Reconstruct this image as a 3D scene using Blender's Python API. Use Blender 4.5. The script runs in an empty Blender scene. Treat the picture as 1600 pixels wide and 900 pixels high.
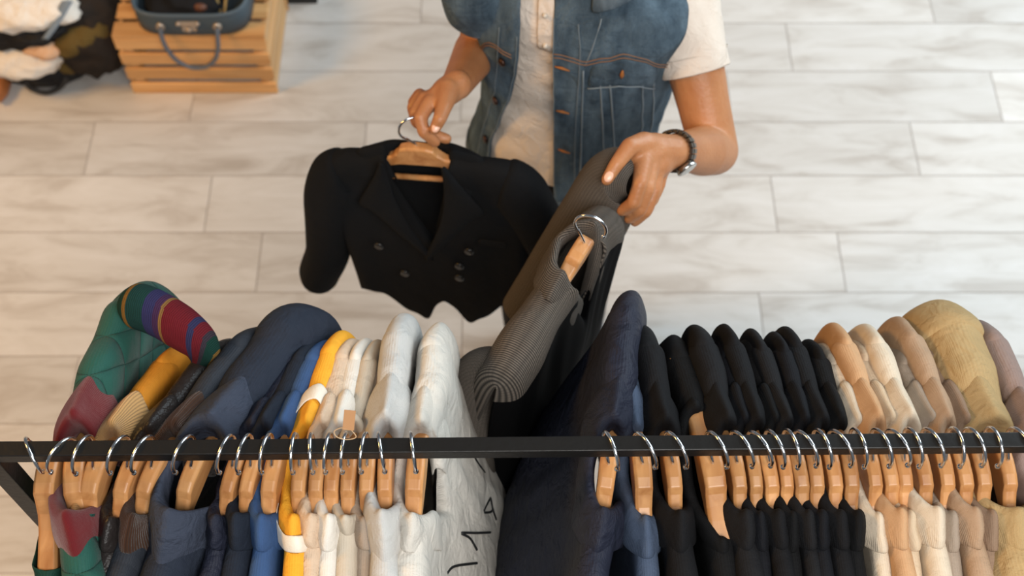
import bpy, bmesh, math, random
from mathutils import Vector, Matrix, noise
C = bpy.context.scene
COL = C.collection
rad = math.radians
# ------------------------------------------------------------------ camera
FPX, TILT, CAMZ = 1950.0, 59.0, 3.0
CAM = Vector((0, 0, CAMZ))
FW = Vector((0, math.cos(rad(TILT)), -math.sin(rad(TILT))))
UP = Vector((0, math.sin(rad(TILT)), math.cos(rad(TILT))))
RT = Vector((1, 0, 0))
def P(px, py, d):
    """world point seen at photo pixel (px,py) at depth d metres"""
    return CAM + FW * d + RT * ((px - 800) / FPX * d) + UP * ((450 - py) / FPX * d)
def proj(p):
    v = p - CAM
    d = v.dot(FW)
    return (800 + FPX * v.x / d, 450 - FPX * v.dot(UP) / d, d)
cd = bpy.data.cameras.new('camera')
cam = bpy.data.objects.new('camera', cd); COL.objects.link(cam)
cam.location = CAM
cam.rotation_euler = (rad(90 - TILT), 0, 0)
cd.sensor_width = 36; cd.lens = 36 * FPX / 1600
cd.clip_start = .05
cd.dof.use_dof = True; cd.dof.focus_distance = 1.56; cd.dof.aperture_fstop = 4.6
C.camera = cam
# ------------------------------------------------------------------ light
C.view_settings.view_transform = 'Standard'
C.view_settings.look = 'None'
C.view_settings.gamma = 1
C.view_settings.use_curve_mapping = False
C.view_settings.exposure = 0.07
wd = bpy.data.worlds.new('world'); C.world = wd; wd.use_nodes = True
bg = wd.node_tree.nodes['Background']
bg.inputs[0].default_value = (.86, .93, 1.0, 1); bg.inputs[1].default_value = .15
def area(name, loc, target, sx, sy, power, col):
    l = bpy.data.lights.new(name, 'AREA'); l.shape = 'RECTANGLE'; l.size = sx; l.size_y = sy
    l.energy = power; l.color = col
    o = bpy.data.objects.new(name, l); COL.objects.link(o); o.location = loc
    o.rotation_euler = (Vector(target) - Vector(loc)).to_track_quat('-Z', 'Y').to_euler()
    return o
area('window_light', (3.2, 3.3, 3.0), (.5, 1.6, .4), 3.2, 3.0, 178, (.80, .93, 1.0))
area('ceiling_light', (.8, -1.0, 3.9), (.3, 1.4, .6), 2.0, 1.4, 118, (1.0, .98, .95))
area('warm_ceiling_light', (-3.0, 1.3, 3.2), (-1.4, 1.5, 0), .9, .9, 70, (1.0, .52, .11))

# ------------------------------------------------------------------ materials
def srgb(r, g, b):
    f = lambda c: (c / 255 / 12.92) if c / 255 <= .04045 else ((c / 255 + .055) / 1.055) ** 2.4
    return (f(r), f(g), f(b), 1)
MATS = {}
def newmat(name):
    m = bpy.data.materials.new(name); m.use_nodes = True
    nt = m.node_tree
    return m, nt, nt.nodes['Principled BSDF']
def nd(nt, t, **kw):
    n = nt.nodes.new(t)
    for k, v in kw.items():
        if k.startswith('i_'):
            n.inputs[k[2:].replace('_', ' ')].default_value = v
        else:
            setattr(n, k, v)
    return n
def mixcol(nt, fac, a, b):
    n = nt.nodes.new('ShaderNodeMix'); n.data_type = 'RGBA'
    for k, v in ((0, fac), (6, a), (7, b)):
        if hasattr(v, 'is_linked'): nt.links.new(v, n.inputs[k])
        else: n.inputs[k].default_value = v
    return n.outputs[2]
def mathn(nt, op, a, b=None):
    n = nt.nodes.new('ShaderNodeMath'); n.operation = op
    for k, v in ((0, a), (1, b)):
        if v is None: continue
        if hasattr(v, 'is_linked'): nt.links.new(v, n.inputs[k])
        else: n.inputs[k].default_value = v
    return n.outputs[0]
def plain(name, col, rough=.5, metal=0.0, bump=0, scale=200):
    if name in MATS: return MATS[name]
    m, nt, b = newmat(name)
    b.inputs['Base Color'].default_value = col
    b.inputs['Roughness'].default_value = rough; b.inputs['Metallic'].default_value = metal
    if bump:
        tc = nd(nt, 'ShaderNodeTexCoord'); n = nd(nt, 'ShaderNodeTexNoise'); n.inputs['Scale'].default_value = scale
        nt.links.new(tc.outputs['Object'], n.inputs['Vector'])
        bp = nd(nt, 'ShaderNodeBump'); bp.inputs['Strength'].default_value = bump; bp.inputs['Distance'].default_value = .002
        nt.links.new(n.outputs[0], bp.inputs['Height']); nt.links.new(bp.outputs[0], b.inputs['Normal'])
    MATS[name] = m
    return m
def fabric(name, col, kind='weave', rough=.85, var=.18, wrinkle=.35, sheen=.0, col2=None):
    """woven cloth; UV is in metres along / across the cloth"""
    if name in MATS: return MATS[name]
    m, nt, b = newmat(name); L = nt.links.new
    b.inputs['Roughness'].default_value = rough
    b.inputs['Specular IOR Level'].default_value = .15
    if sheen:
        b.inputs['Sheen Weight'].default_value = sheen
        b.inputs['Sheen Roughness'].default_value = .45
    tc = nd(nt, 'ShaderNodeTexCoord')
    uv = tc.outputs['UV']; ob = tc.outputs['Object']
    n1 = nd(nt, 'ShaderNodeTexNoise'); n1.inputs['Scale'].default_value = 14; n1.inputs['Detail'].default_value = 4
    L(ob, n1.inputs['Vector'])
    dark = tuple(c * (1 - var) for c in col[:3]) + (1,)
    lite = tuple(min(1, c * (1 + var)) for c in col[:3]) + (1,)
    c = mixcol(nt, n1.outputs[0], dark, lite)
    heights = []
    sx = nd(nt, 'ShaderNodeSeparateXYZ'); L(uv, sx.inputs[0])
    def stripes(out, freq):
        return mathn(nt, 'ABSOLUTE', mathn(nt, 'SINE', mathn(nt, 'MULTIPLY', out, math.pi * freq)))
    if kind == 'cord':
        s = stripes(sx.outputs[0], 420); heights.append((s, .0010))
        c = mixcol(nt, mathn(nt, 'POWER', s, .7), tuple(k * .62 for k in col[:3]) + (1,), c)
    elif kind == 'knit':
        s = stripes(sx.outputs[1], 330); s2 = stripes(sx.outputs[0], 170)
        heights.append((s, .0008))
        c = mixcol(nt, mathn(nt, 'MULTIPLY', mathn(nt, 'POWER', s, 2.0), mathn(nt, 'ADD', mathn(nt, 'MULTIPLY', s2, .35), .65)), c, col2 or lite)
    elif kind == 'denim':
        a = mathn(nt, 'ADD', sx.outputs[0], sx.outputs[1]); s = stripes(a, 900); heights.append((s, .0004))
        n2 = nd(nt, 'ShaderNodeTexNoise'); n2.inputs['Scale'].default_value = 260
        L(ob, n2.inputs['Vector'])
        n3 = nd(nt, 'ShaderNodeTexNoise'); n3.inputs['Scale'].default_value = 1; n3.inputs['Detail'].default_value = 7; n3.inputs['Roughness'].default_value = .65
        mp3 = nd(nt, 'ShaderNodeMapping'); mp3.inputs['Scale'].default_value = (26, 26, 9); L(ob, mp3.inputs[0]); L(mp3.outputs[0], n3.inputs['Vector'])
        rp = nd(nt, 'ShaderNodeMapRange'); L(n3.outputs[0], rp.inputs[0]); rp.inputs[1].default_value = .30; rp.inputs[2].default_value = .74
        c = mixcol(nt, rp.outputs[0], col, col2 or lite)
        c = mixcol(nt, mathn(nt, 'MULTIPLY', n2.outputs[0], .45), c, tuple(min(1, k * 1.7) for k in col[:3]) + (1,))
    elif kind == 'quilt':
        a = mathn(nt, 'ADD', sx.outputs[0], sx.outputs[1]); d = mathn(nt, 'SUBTRACT', sx.outputs[0], sx.outputs[1])
        s = mathn(nt, 'MULTIPLY', mathn(nt, 'POWER', stripes(a, 15), .35), mathn(nt, 'POWER', stripes(d, 15), .35))
        heights.append((s, .009))
    elif kind == 'leather':
        v = nd(nt, 'ShaderNodeTexVoronoi'); v.inputs['Scale'].default_value = 330; L(ob, v.inputs['Vector'])
        heights.append((v.outputs[0], .0004))
    elif kind == 'stripes':
        # woven blanket stripes along U
        cr = nd(nt, 'ShaderNodeValToRGB'); cr.color_ramp.interpolation = 'CONSTANT'
        f = mathn(nt, 'FRACT', mathn(nt, 'MULTIPLY', sx.outputs[0], 1 / .16)); L(f, cr.inputs[0])
        cs = [(0, srgb(21, 54, 46)), (.14, srgb(117, 85, 39)), (.18, srgb(23, 56, 54)), (.34, srgb(46, 46, 85)), (.44, srgb(62, 39, 70)),
              (.50, srgb(124, 93, 54)), (.53, srgb(99, 26, 35)), (.78, srgb(46, 46, 78)), (.84, srgb(99, 26, 35)), (.94, srgb(54, 46, 54))]
        e = cr.color_ramp.elements
        e[0].position, e[0].color = cs[0]; e[1].position, e[1].color = cs[1]
        for p_, q_ in cs[2:]:
            k = e.new(p_); k.color = q_
        c = cr.outputs[0]
        s = stripes(sx.outputs[0], 350); heights.append((s, .0006))
    if kind in ('weave', 'stripes', 'quilt'):
        s = mathn(nt, 'MULTIPLY', stripes(sx.outputs[0], 700), stripes(sx.outputs[1], 700)); heights.append((s, .0003))
    n4 = nd(nt, 'ShaderNodeTexNoise'); n4.inputs['Scale'].default_value = 26; n4.inputs['Detail'].default_value = 3
    n4.inputs['Distortion'].default_value = .6
    L(ob, n4.inputs['Vector'])
    n5 = nd(nt, 'ShaderNodeTexNoise'); n5.inputs['Scale'].default_value = 75; n5.inputs['Detail'].default_value = 2; n5.inputs['Distortion'].default_value = 1.2
    L(ob, n5.inputs['Vector'])
    prev = None
    for h, d in heights + [(n5.outputs[0], .0016 * wrinkle), (n4.outputs[0], .013 * wrinkle)]:
        bp = nd(nt, 'ShaderNodeBump'); bp.inputs['Distance'].default_value = d; bp.inputs['Strength'].default_value = 1
        L(h, bp.inputs['Height'])
        if prev: L(prev, bp.inputs['Normal'])
        prev = bp.outputs[0]
    L(prev, b.inputs['Normal'])
    L(c, b.inputs['Base Color'])
    MATS[name] = m
    return m
def wood(name, col, col2, scale=1.0, rough=.45, axis=1):
    if name in MATS: return MATS[name]
    m, nt, b = newmat(name); L = nt.links.new
    tc = nd(nt, 'ShaderNodeTexCoord'); mp = nd(nt, 'ShaderNodeMapping')
    sc = [70 * scale] * 3; sc[axis] = 5 * scale
    mp.inputs['Scale'].default_value = sc
    L(tc.outputs['Object'], mp.inputs[0])
    oi = nd(nt, 'ShaderNodeObjectInfo')
    va = nd(nt, 'ShaderNodeVectorMath'); va.operation = 'ADD'; L(mp.outputs[0], va.inputs[0])
    cx = nd(nt, 'ShaderNodeCombineXYZ'); L(mathn(nt, 'MULTIPLY', oi.outputs['Random'], 50), cx.inputs[0]); L(cx.outputs[0], va.inputs[1])
    n = nd(nt, 'ShaderNodeTexNoise'); n.inputs['Scale'].default_value = 1; n.inputs['Detail'].default_value = 5; n.inputs['Distortion'].default_value = .5
    L(va.outputs[0], n.inputs['Vector'])
    rp = nd(nt, 'ShaderNodeMapRange'); L(n.outputs[0], rp.inputs[0]); rp.inputs[1].default_value = .3; rp.inputs[2].default_value = .7
    c = mixcol(nt, rp.outputs[0], col, col2)
    hs = nd(nt, 'ShaderNodeHueSaturation'); L(c, hs.inputs['Color'])
    L(mathn(nt, 'ADD', mathn(nt, 'MULTIPLY', oi.outputs['Random'], .3), .85), hs.inputs['Value'])
    L(hs.outputs[0], b.inputs['Base Color'])
    b.inputs['Roughness'].default_value = rough
    bp = nd(nt, 'ShaderNodeBump'); bp.inputs['Distance'].default_value = .0006; L(n.outputs[0], bp.inputs['Height']); L(bp.outputs[0], b.inputs['Normal'])
    MATS[name] = m
    return m

BLACK = [fabric('black_wool_%d' % i, srgb(*c), rough=.8, var=.12, wrinkle=.3, sheen=.0) for i, c in enumerate([(20, 20, 22), (16, 16, 17), (25, 25, 27), (19, 20, 24)])]
M_hwood = wood('hanger_wood', srgb(194, 142, 90), srgb(158, 104, 58), .7, .4)
M_chrome = plain('chrome', srgb(215, 218, 222), .16, 1.0)
M_steel = plain('black_steel', srgb(38, 37, 36), .42, .6, .25, 90)

# ------------------------------------------------------------------ helpers
def link(name, me, mat=None, parent=None, smooth=True, sub=0, solid=0, off=0):
    o = bpy.data.objects.new(name, me); COL.objects.link(o)
    if mat is not None:
        for k in (mat if isinstance(mat, (list, tuple)) else [mat]): me.materials.append(k)
    if smooth:
        for p in me.polygons: p.use_smooth = True
    if solid:
        s = o.modifiers.new('solid', 'SOLIDIFY'); s.thickness = solid; s.offset = off
    if sub:
        s = o.modifiers.new('sub', 'SUBSURF'); s.levels = sub; s.render_levels = sub
    if parent is not None: o.parent = parent
    return o
def thing(name, label, cat, loc=(0, 0, 0), rotz=0, group=None):
    o = bpy.data.objects.new(name, None); COL.objects.link(o); o.empty_display_size = .05
    o.location = loc; o.rotation_euler = (0, 0, rotz); o['label'] = label; o['category'] = cat
    if group: o['group'] = group
    return o
def tag(o, label, cat, group=None):
    o['label'] = label; o['category'] = cat
    if group: o['group'] = group
    return o
def mesh(name, bm, recalc=True):
    if recalc: bmesh.ops.recalc_face_normals(bm, faces=bm.faces)
    me = bpy.data.meshes.new(name); bm.to_mesh(me); bm.free()
    return me
def grid(bm, pts, closed_u=False, cap=False, uvs=None):
    """pts[i][j] -> Vector; adds quads with metre UVs"""
    nu, nv = len(pts), len(pts[0])
    V = [[bm.verts.new(p) for p in row] for row in pts]
    uvl = bm.loops.layers.uv.verify()
    if uvs is None:
        uvs = [[(0, 0)] * nv for _ in range(nu)]
        mid = nv // 2
        acc = 0
        for i in range(nu):
            if i: acc += (pts[i][mid] - pts[i - 1][mid]).length
            b = 0
            for j in range(nv):
                if j: b += (pts[i][j] - pts[i][j - 1]).length
                uvs[i][j] = (acc, b)
    for i in range(nu if closed_u else nu - 1):
        i2 = (i + 1) % nu
        for j in range(nv - 1):
            q = (V[i][j], V[i2][j], V[i2][j + 1], V[i][j + 1])
            try: f = bm.faces.new(q)
            except ValueError: continue
            last = uvs[i2] if i2 else [(uvs[nu - 1][k][0] + .01, uvs[nu - 1][k][1]) for k in range(nv)]
            for l, t in zip(f.loops, (uvs[i][j], last[j], last[j + 1], uvs[i][j + 1])): l[uvl].uv = t
    if cap:
        for j in (0, nv - 1):
            try: bm.faces.new([V[i][j] for i in range(nu)])
            except ValueError: pass
    return V
def frames(path):
    out = []
    n = len(path)
    t0 = (path[1] - path[0]).normalized()
    a = Vector((0, 0, 1)) if abs(t0.z) < .9 else Vector((1, 0, 0))
    x = (a - t0 * a.dot(t0)).normalized()
    for i in range(n):
        t = (path[min(i + 1, n - 1)] - path[max(i - 1, 0)]).normalized()
        x = (x - t * x.dot(t)).normalized()
        out.append((x, t.cross(x)))
    return out
def tube(bm, path, r, seg=10, cap=True, hemi=False):
    """r: number / list of radii / list of (rx, ry)"""
    path = [Vector(p) for p in path]
    n = len(path)
    R = r if isinstance(r, (list, tuple)) else [r] * n
    fr = frames(path)
    rows = []
    for i in range(n):
        rx, ry = R[i] if isinstance(R[i], (list, tuple)) else (R[i], R[i])
        rows.append([path[i] + fr[i][0] * (math.cos(2 * math.pi * k / seg) * rx) + fr[i][1] * (math.sin(2 * math.pi * k / seg) * ry) for k in range(seg)])
    pts = [[rows[i][k] for i in range(n)] for k in range(seg)]
    grid(bm, pts, closed_u=True, cap=cap)
def cr(pts, n=8):
    """catmull-rom through points (Vectors or tuples)"""
    pts = [Vector(p) for p in pts]
    out = []
    for i in range(len(pts) - 1):
        p0 = pts[max(i - 1, 0)]; p1 = pts[i]; p2 = pts[i + 1]; p3 = pts[min(i + 2, len(pts) - 1)]
        for k in range(n):
            t = k / n
            out.append(.5 * ((2 * p1) + (p2 - p0) * t + (2 * p0 - 5 * p1 + 4 * p2 - p3) * t * t + (3 * p1 - p0 - 3 * p2 + p3) * t ** 3))
    out.append(pts[-1].copy())
    return out
def lerp1(x, tab):
    if x <= tab[0][0]: return tab[0][1]
    for (a, b), (c, d) in zip(tab, tab[1:]):
        if x <= c:
            t = (x - a) / (c - a); t = t * t * (3 - 2 * t) * .5 + t * .5
            return b + (d - b) * t
    return tab[-1][1]
def box(bm, x0, x1, y0, y1, z0, z1, bev=0):
    r = bmesh.ops.create_cube(bm, size=1)
    bmesh.ops.scale(bm, vec=(x1 - x0, y1 - y0, z1 - z0), verts=r['verts'])
    bmesh.ops.translate(bm, vec=((x0 + x1) / 2, (y0 + y1) / 2, (z0 + z1) / 2), verts=r['verts'])
    if bev:
        es = list({e for v in r['verts'] for e in v.link_edges})
        bmesh.ops.bevel(bm, geom=es, offset=bev, segments=2, affect='EDGES', profile=.5)
def ball(bm, c, r, seg=16, scale=(1, 1, 1)):
    q = bmesh.ops.create_uvsphere(bm, u_segments=seg, v_segments=max(6, seg * 2 // 3), radius=r)
    bmesh.ops.scale(bm, vec=scale, verts=q['verts']); bmesh.ops.translate(bm, vec=c, verts=q['verts'])
    return q['verts']
def smooth01(t):
    t = max(0, min(1, t)); return t * t * (3 - 2 * t)

# ------------------------------------------------------------------ floor
def tile_material():
    m, nt, b = newmat('wood_look_tile'); L = nt.links.new
    tc = nd(nt, 'ShaderNodeTexCoord')
    at = nd(nt, 'ShaderNodeAttribute'); at.attribute_name = 'tile'
    mp = nd(nt, 'ShaderNodeMapping'); mp.inputs['Scale'].default_value = (2.2, 8, 1); L(tc.outputs['Object'], mp.inputs[0])
    off = nd(nt, 'ShaderNodeVectorMath'); off.operation = 'MULTIPLY_ADD'
    L(at.outputs['Color'], off.inputs[0]); off.inputs[1].default_value = (37, 23, 11); L(mp.outputs[0], off.inputs[2])
    n = nd(nt, 'ShaderNodeTexNoise'); n.inputs['Scale'].default_value = 1.6; n.inputs['Detail'].default_value = 7; n.inputs['Roughness'].default_value = .62; n.inputs['Distortion'].default_value = .7
    L(off.outputs[0], n.inputs['Vector'])
    mp2 = nd(nt, 'ShaderNodeMapping'); mp2.inputs['Scale'].default_value = (4, 130, 1); L(tc.outputs['Object'], mp2.inputs[0])
    n2 = nd(nt, 'ShaderNodeTexNoise'); n2.inputs['Scale'].default_value = 1; n2.inputs['Detail'].default_value = 4; L(mp2.outputs[0], n2.inputs['Vector'])
    crm = nd(nt, 'ShaderNodeValToRGB'); e = crm.color_ramp.elements
    e[0].position = .30; e[0].color = srgb(182, 173, 164)
    e[1].position = .70; e[1].color = srgb(222, 218, 214)
    k = e.new(.5); k.color = srgb(212, 207, 201)
    L(n.outputs[0], crm.inputs[0])
    c = mixcol(nt, mathn(nt, 'MULTIPLY', n2.outputs[0], .35), crm.outputs[0], srgb(186, 174, 162))
    hs = nd(nt, 'ShaderNodeHueSaturation'); L(c, hs.inputs['Color'])
    sp = nd(nt, 'ShaderNodeSeparateColor'); L(at.outputs['Color'], sp.inputs[0])
    L(mathn(nt, 'ADD', mathn(nt, 'MULTIPLY', sp.outputs[0], .16), .92), hs.inputs['Value'])
    L(hs.outputs[0], b.inputs['Base Color'])
    b.inputs['Roughness'].default_value = .5
    bp = nd(nt, 'ShaderNodeBump'); bp.inputs['Distance'].default_value = .0012; L(n.outputs[0], bp.inputs['Height']); L(bp.outputs[0], b.inputs['Normal'])
    return m
def floor():
    rnd = random.Random(5)
    W, Lp, g = .2015, .827, .0013
    offs = {0: .109, 1: .766, 2: .384, 3: .670, 4: .052, 5: .533, -1: .69, -2: .479, -3: .20, -4: .60}
    bm = bmesh.new()
    cl = bm.loops.layers.float_color.new('tile')
    def quad(x0, x1, y0, y1, z, mi, col):
        f = bm.faces.new([bm.verts.new(p) for p in ((x0, y0, z), (x1, y0, z), (x1, y1, z), (x0, y1, z))])
        f.material_index = mi
        for l in f.loops: l[cl] = col
    for r in range(-16, 24):
        y0 = 1.788 + W * r
        o = offs.get(r, rnd.random() * Lp)
        for k in range(-7, 8):
            x0 = o + k * Lp
            quad(x0 + g, x0 + Lp - g, y0 + g, y0 + W - g, 0, 0, (rnd.random(), rnd.random(), rnd.random(), 1))
    quad(-6.2, 6.8, -1.6, 6.8, -.0015, 1, (0, 0, 0, 1))
    me = mesh('floor', bm, False)
    o = link('floor', me, [tile_material(), plain('grout', srgb(168, 156, 146), .8)], smooth=False)
    o['kind'] = 'structure'
floor()

# ------------------------------------------------------------------ rack
RAILY, RAILZ, RYAW = .6065, 1.62, .0098
def raily(x): return RAILY + RYAW * x
RH = .0098
def rack():
    t = thing('clothes_rack', 'black square steel clothes rail the hangers hook onto', 'clothes rack', (0, RAILY, 0), math.atan(RYAW))
    x0, x1 = -.625, .80
    bm = bmesh.new(); box(bm, x0 - .012, x1 + .012, -RH, RH, RAILZ - RH, RAILZ + RH, .0012)
    link('rail', mesh('rail', bm), M_steel, t, False)
    for x in (x0, x1):
        bm = bmesh.new(); box(bm, x - .012, x + .012, -.012, .012, .024, RAILZ - RH, .0012)
        link('post', mesh('post', bm), M_steel, t, False)
        bm = bmesh.new(); box(bm, x - .012, x + .012, -.24, .24, 0, .024, .0012)
        link('foot', mesh('foot', bm), M_steel, t, False)
    bm = bmesh.new(); box(bm, x0 + .012, x1 - .012, -.01, .01, .15, .17, .0012)
    link('brace', mesh('brace', bm), M_steel, t, False)
rack()

# ------------------------------------------------------------------ hangers
def arm_z(u):
    return lerp1(abs(u), [(0, -.082), (.035, -.083), (.06, -.090), (.10, -.100), (.215, -.134)])
def hanger_parts(t, M, hookrot=0.0, half=.0085, bow=0.0, hl=.212, bar=False, ddz=0.0):
    """M: function (u, w, z) -> local Vector of thing"""
    bm = bmesh.new()
    prof = []
    us = [-hl, -hl + .006, -.17, -.12, -.09, -.065, -.048, -.036, -.030, -.018, 0, .018, .030, .036, .048, .065, .09, .12, .17, hl - .006, hl]
    sec = []
    for u in us:
        a = abs(u)
        ddk = ddz * smooth01((a - .03) / .04)
        top = arm_z(u) + ddk + lerp1(a, [(0, .030), (.018, .0295), (.030, .026), (.036, .017), (.048, .0105), (.2, .010), (hl, .004)])
        bot = arm_z(u) + ddk - lerp1(a, [(0, .013), (.03, .013), (.2, .010), (hl, .004)])
        h = half * lerp1(a, [(0, 1.1), (.03, 1.05), (.05, .98), (.15, 1.1), (hl - .006, 1.2), (hl, .8)])
        wo = bow * u * u
        c = min(.0035, (top - bot) * .25)
        ring = [(-h + c, top), (h - c, top), (h, top - c), (h, bot + c), (h - c, bot), (-h + c, bot), (-h, bot + c), (-h, top - c)]
        sec.append([M(u, wo + w, z) for w, z in ring])
    pts = [[sec[i][k] for i in range(len(us))] for k in range(8)]
    grid(bm, pts, closed_u=True, cap=True)
    o = link('wooden_arms', mesh('wooden_arms', bm), M_hwood, t, False)
    bv = o.modifiers.new('b', 'BEVEL'); bv.width = .0015; bv.segments = 2; bv.limit_method = 'ANGLE'
    if bar:
        bm = bmesh.new(); tube(bm, [M(-.17, 0, -.135), M(0, 0, -.135), M(.17, 0, -.135)], .0055, 10)
        link('trouser_bar', mesh('trouser_bar', bm), M_hwood, t)
    # hook
    R, zc, wr = .0235, RH + .0022 - .0235, .0022
    c, s = math.cos(hookrot), math.sin(hookrot)
    path = [(0, 0, -.062), (0, 0, -.052), (.003, 0, -.046)]
    for k in range(-55, 206, 12):
        a = rad(k)
        path.append((R * math.cos(a), 0, zc + R * math.sin(a)))
    pl = cr([(p[0] * c, p[0] * -s * -1, p[2]) for p in path], 3)
    bm = bmesh.new()
    pw = [M(p[0], p[1], p[2]) for p in pl]
    tube(bm, pw, wr, 10)
    ball(bm, pw[-1], .0036, 12)
    link('hook', mesh('hook', bm), M_chrome, t)

WPX = .000794     # metres per photo pixel at the hanger necks
def xw(px): return (px - 800) * WPX
def rackM(u, w, z): return Vector((w, u, z))
def hanger(px, rot, hookrot, label, half=.0085, bow=0.0, hl=.212, ddz=0.0):
    t = thing('coat_hanger', label, 'coat hanger', (xw(px), raily(xw(px)), RAILZ), -rad(rot), 'wooden hangers on the rail')
    hanger_parts(t, rackM, rad(hookrot), half, bow, hl, False, ddz)
    return t

# ------------------------------------------------------------------ garments
def garment(t, M, mat, S=.205, T=.012, un=.059, dz=0.0, V=.10, L=.66, bowf=0.0, bf=0.0, bb=0.0, fold=.004, seed=0,
            sleeve=True, sl_len=.56, collar='fall', cmat=None, hs=.022, fall=.045, flat=.05, camax=150, pointy=.5, hem=None,
            nz=3.0, front_shade=None, drop=.0, pad=0.0, sleeve_out=.02, crumple=0.0, body_sub=1, sl_w=1.2, thick=.0018, cz=0.0, trim=None, bl=.45, ridge=.55, dip=.034, sl_shift=0.0, flare=0.0, near=.52):
    """one garment on a hanger. u along the hanger, +w its front, z up."""
    dip *= .55 + .6 * ((seed * 37 % 11) / 10)
    sd = Vector((seed * 7.13, seed * 3.7, seed * 1.9))
    def zr(u):
        a = abs(u)
        z = arm_z(a) + .016 + dz + pad * smooth01((a - .08) / .08)
        z -= .030 * max(0, (a - (S - .028)) / .028) ** 2 if a > S - .028 else 0
        return z - drop * a
    NU, NV = 56, 26
    us = [S * math.copysign(abs(k) ** .9, k) for k in [(-1 + 2 * i / NU) for i in range(NU + 1)]]
    ds = [0, .004, .009, .016, .026, .04, .06] + [.06 + (L - .06) * (k / (NV - 6)) for k in range(1, NV - 5)]
    def half(u, d, neck):
        a = abs(u)
        tt = T * (1 + .25 * smooth01((a - .10) / .08) * (1 if pad else .5))
        if not neck:
            q = min(1, d / (tt * 1.5)); w = tt * math.sqrt(max(0, 1 - (1 - q) ** 2))
        else:
            w = tt
        if a > S - .022:
            w *= math.sqrt(max(0, 1 - ((a - (S - .022)) / .022) ** 2)) * .97 + .03
        return w
    def sheet(side):
        pts = []
        for u in us:
            a = abs(u); neck = a < un
            col = []
            if neck:
                k = 1 - a / un
                if side > 0: z0 = zr(un) - V * k ** .8
                else: z0 = zr(un) - dip * k ** .6
            else: z0 = zr(u)
            Lh = L if hem is None else hem(u, side)
            ztop = zr(max(a, un))
            for d in ds:
                dd = d / L * Lh
                z = ztop - dd
                if z > z0: z = z0 - (d * .02)
                kd = smooth01(dd / .35)
                w = half(u, ztop - z + (.0 if not neck else .02), neck and a < un * .9)
                w += (bf if side > 0 else bb) * smooth01(dd / bl) * (.4 + .6 * math.cos(u / S * 1.1))
                nv = noise.noise(Vector((u * 9, z * nz, side * 3)) + sd)
                nv2 = noise.noise(Vector((u * 26, z * nz * 2.2, side * 5)) + sd * 1.7)
                w += (nv * fold + nv2 * fold * .45) * (ridge + (1 - ridge) * kd) * (0 if a > S - .02 or d < .003 else 1)
                if crumple:
                    w += crumple * noise.noise(Vector((u * 34, z * 34, side * 2)) + sd)
                uu = u * (1 - .06 * smooth01(dd / .3)) + fold * .5 * nv2 * kd
                zz = z + (0 if neck else .4 * fold * noise.noise(Vector((u * 38, d * 20, side * 0)) + sd * 1.3))
                if d == 0 and not neck: w = 0
                elif not neck and d < .02: zz += 0
                col.append(M(uu, side * max(w, .0006 if d else 0) + bowf * uu * uu, zz + (crumple * .6 * noise.noise(Vector((u * 30, side + d * 9, 4)) + sd) if d > .003 else 0)))
            pts.append(col)
        return pts
    bm = bmesh.new()
    uvs = [[(d, u) for d in ds] for u in us]
    for side in (1, -1):
        grid(bm, sheet(side), uvs=[[(d * side, u) for d in ds] for u in us] if False else uvs)
    if front_shade:
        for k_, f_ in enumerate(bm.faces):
            if k_ < NU * (len(ds) - 1) and (k_ % (len(ds) - 1)) > 4: f_.material_index = 1  # front sheet below the shoulder takes the painted-shade material
    bmesh.ops.remove_doubles(bm, verts=bm.verts, dist=.0004)
    body = link('body', mesh('body', bm), [mat] + ([front_shade] if front_shade else []), t, True, body_sub, thick, 0)
    # sleeves
    if sleeve:
        for sgn in ((1, -1) if sleeve is True else sleeve):
            bm = bmesh.new()
            q = [(S - .050, 0, zr(S - .05) - .045), (S - .030, 0, zr(S - .03) - .052), (S - .004 + sleeve_out * .4, .004, zr(S - .02) - .105), (S + sleeve_out + flare * .35, .006, zr(S - .02) - .22),
                 (S + sleeve_out * .8 + flare * .6, .010, zr(S - .02) - .22 - (sl_len - .22) * .5), (S + sleeve_out * .4 + flare, .016, zr(S - .02) - sl_len)]
            pl = cr(q, 6)
            seg = 22
            rows = []
            n = len(pl)
            for i, p in enumerate(pl):
                k = i / (n - 1)
                tg = (pl[min(i + 1, n - 1)] - pl[max(0, i - 1)]).normalized()
                nu_ = Vector((-tg.z, 0, tg.x)) * -1
                ru = lerp1(k, [(0, .020), (.10, .046), (.3, .052), (.6, .046), (1, .040)])
                rw = T * sl_w * lerp1(k, [(0, .5), (.10, .98), (.3, 1.1), (1, 1.15)])
                row = []
                for j in range(seg):
                    a = 2 * math.pi * j / seg
                    g = 1 + .10 * noise.noise(Vector((math.cos(a) * 1.5, math.sin(a) * 1.5, k * 5)) + sd)
                    v = p + nu_ * (math.cos(a) * ru * g) + Vector((0, math.sin(a) * rw * g, 0))
                    row.append(M(sgn * v.x, v.y + bowf * v.x * v.x + sl_shift * smooth01(k * 1.5 - .15), v.z))
                rows.append(row)
            grid(bm, [[rows[i][j] for i in range(n)] for j in range(seg)], closed_u=True)
            link('sleeve', mesh('sleeve', bm), mat, t, True, 1, thick, 0)
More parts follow.
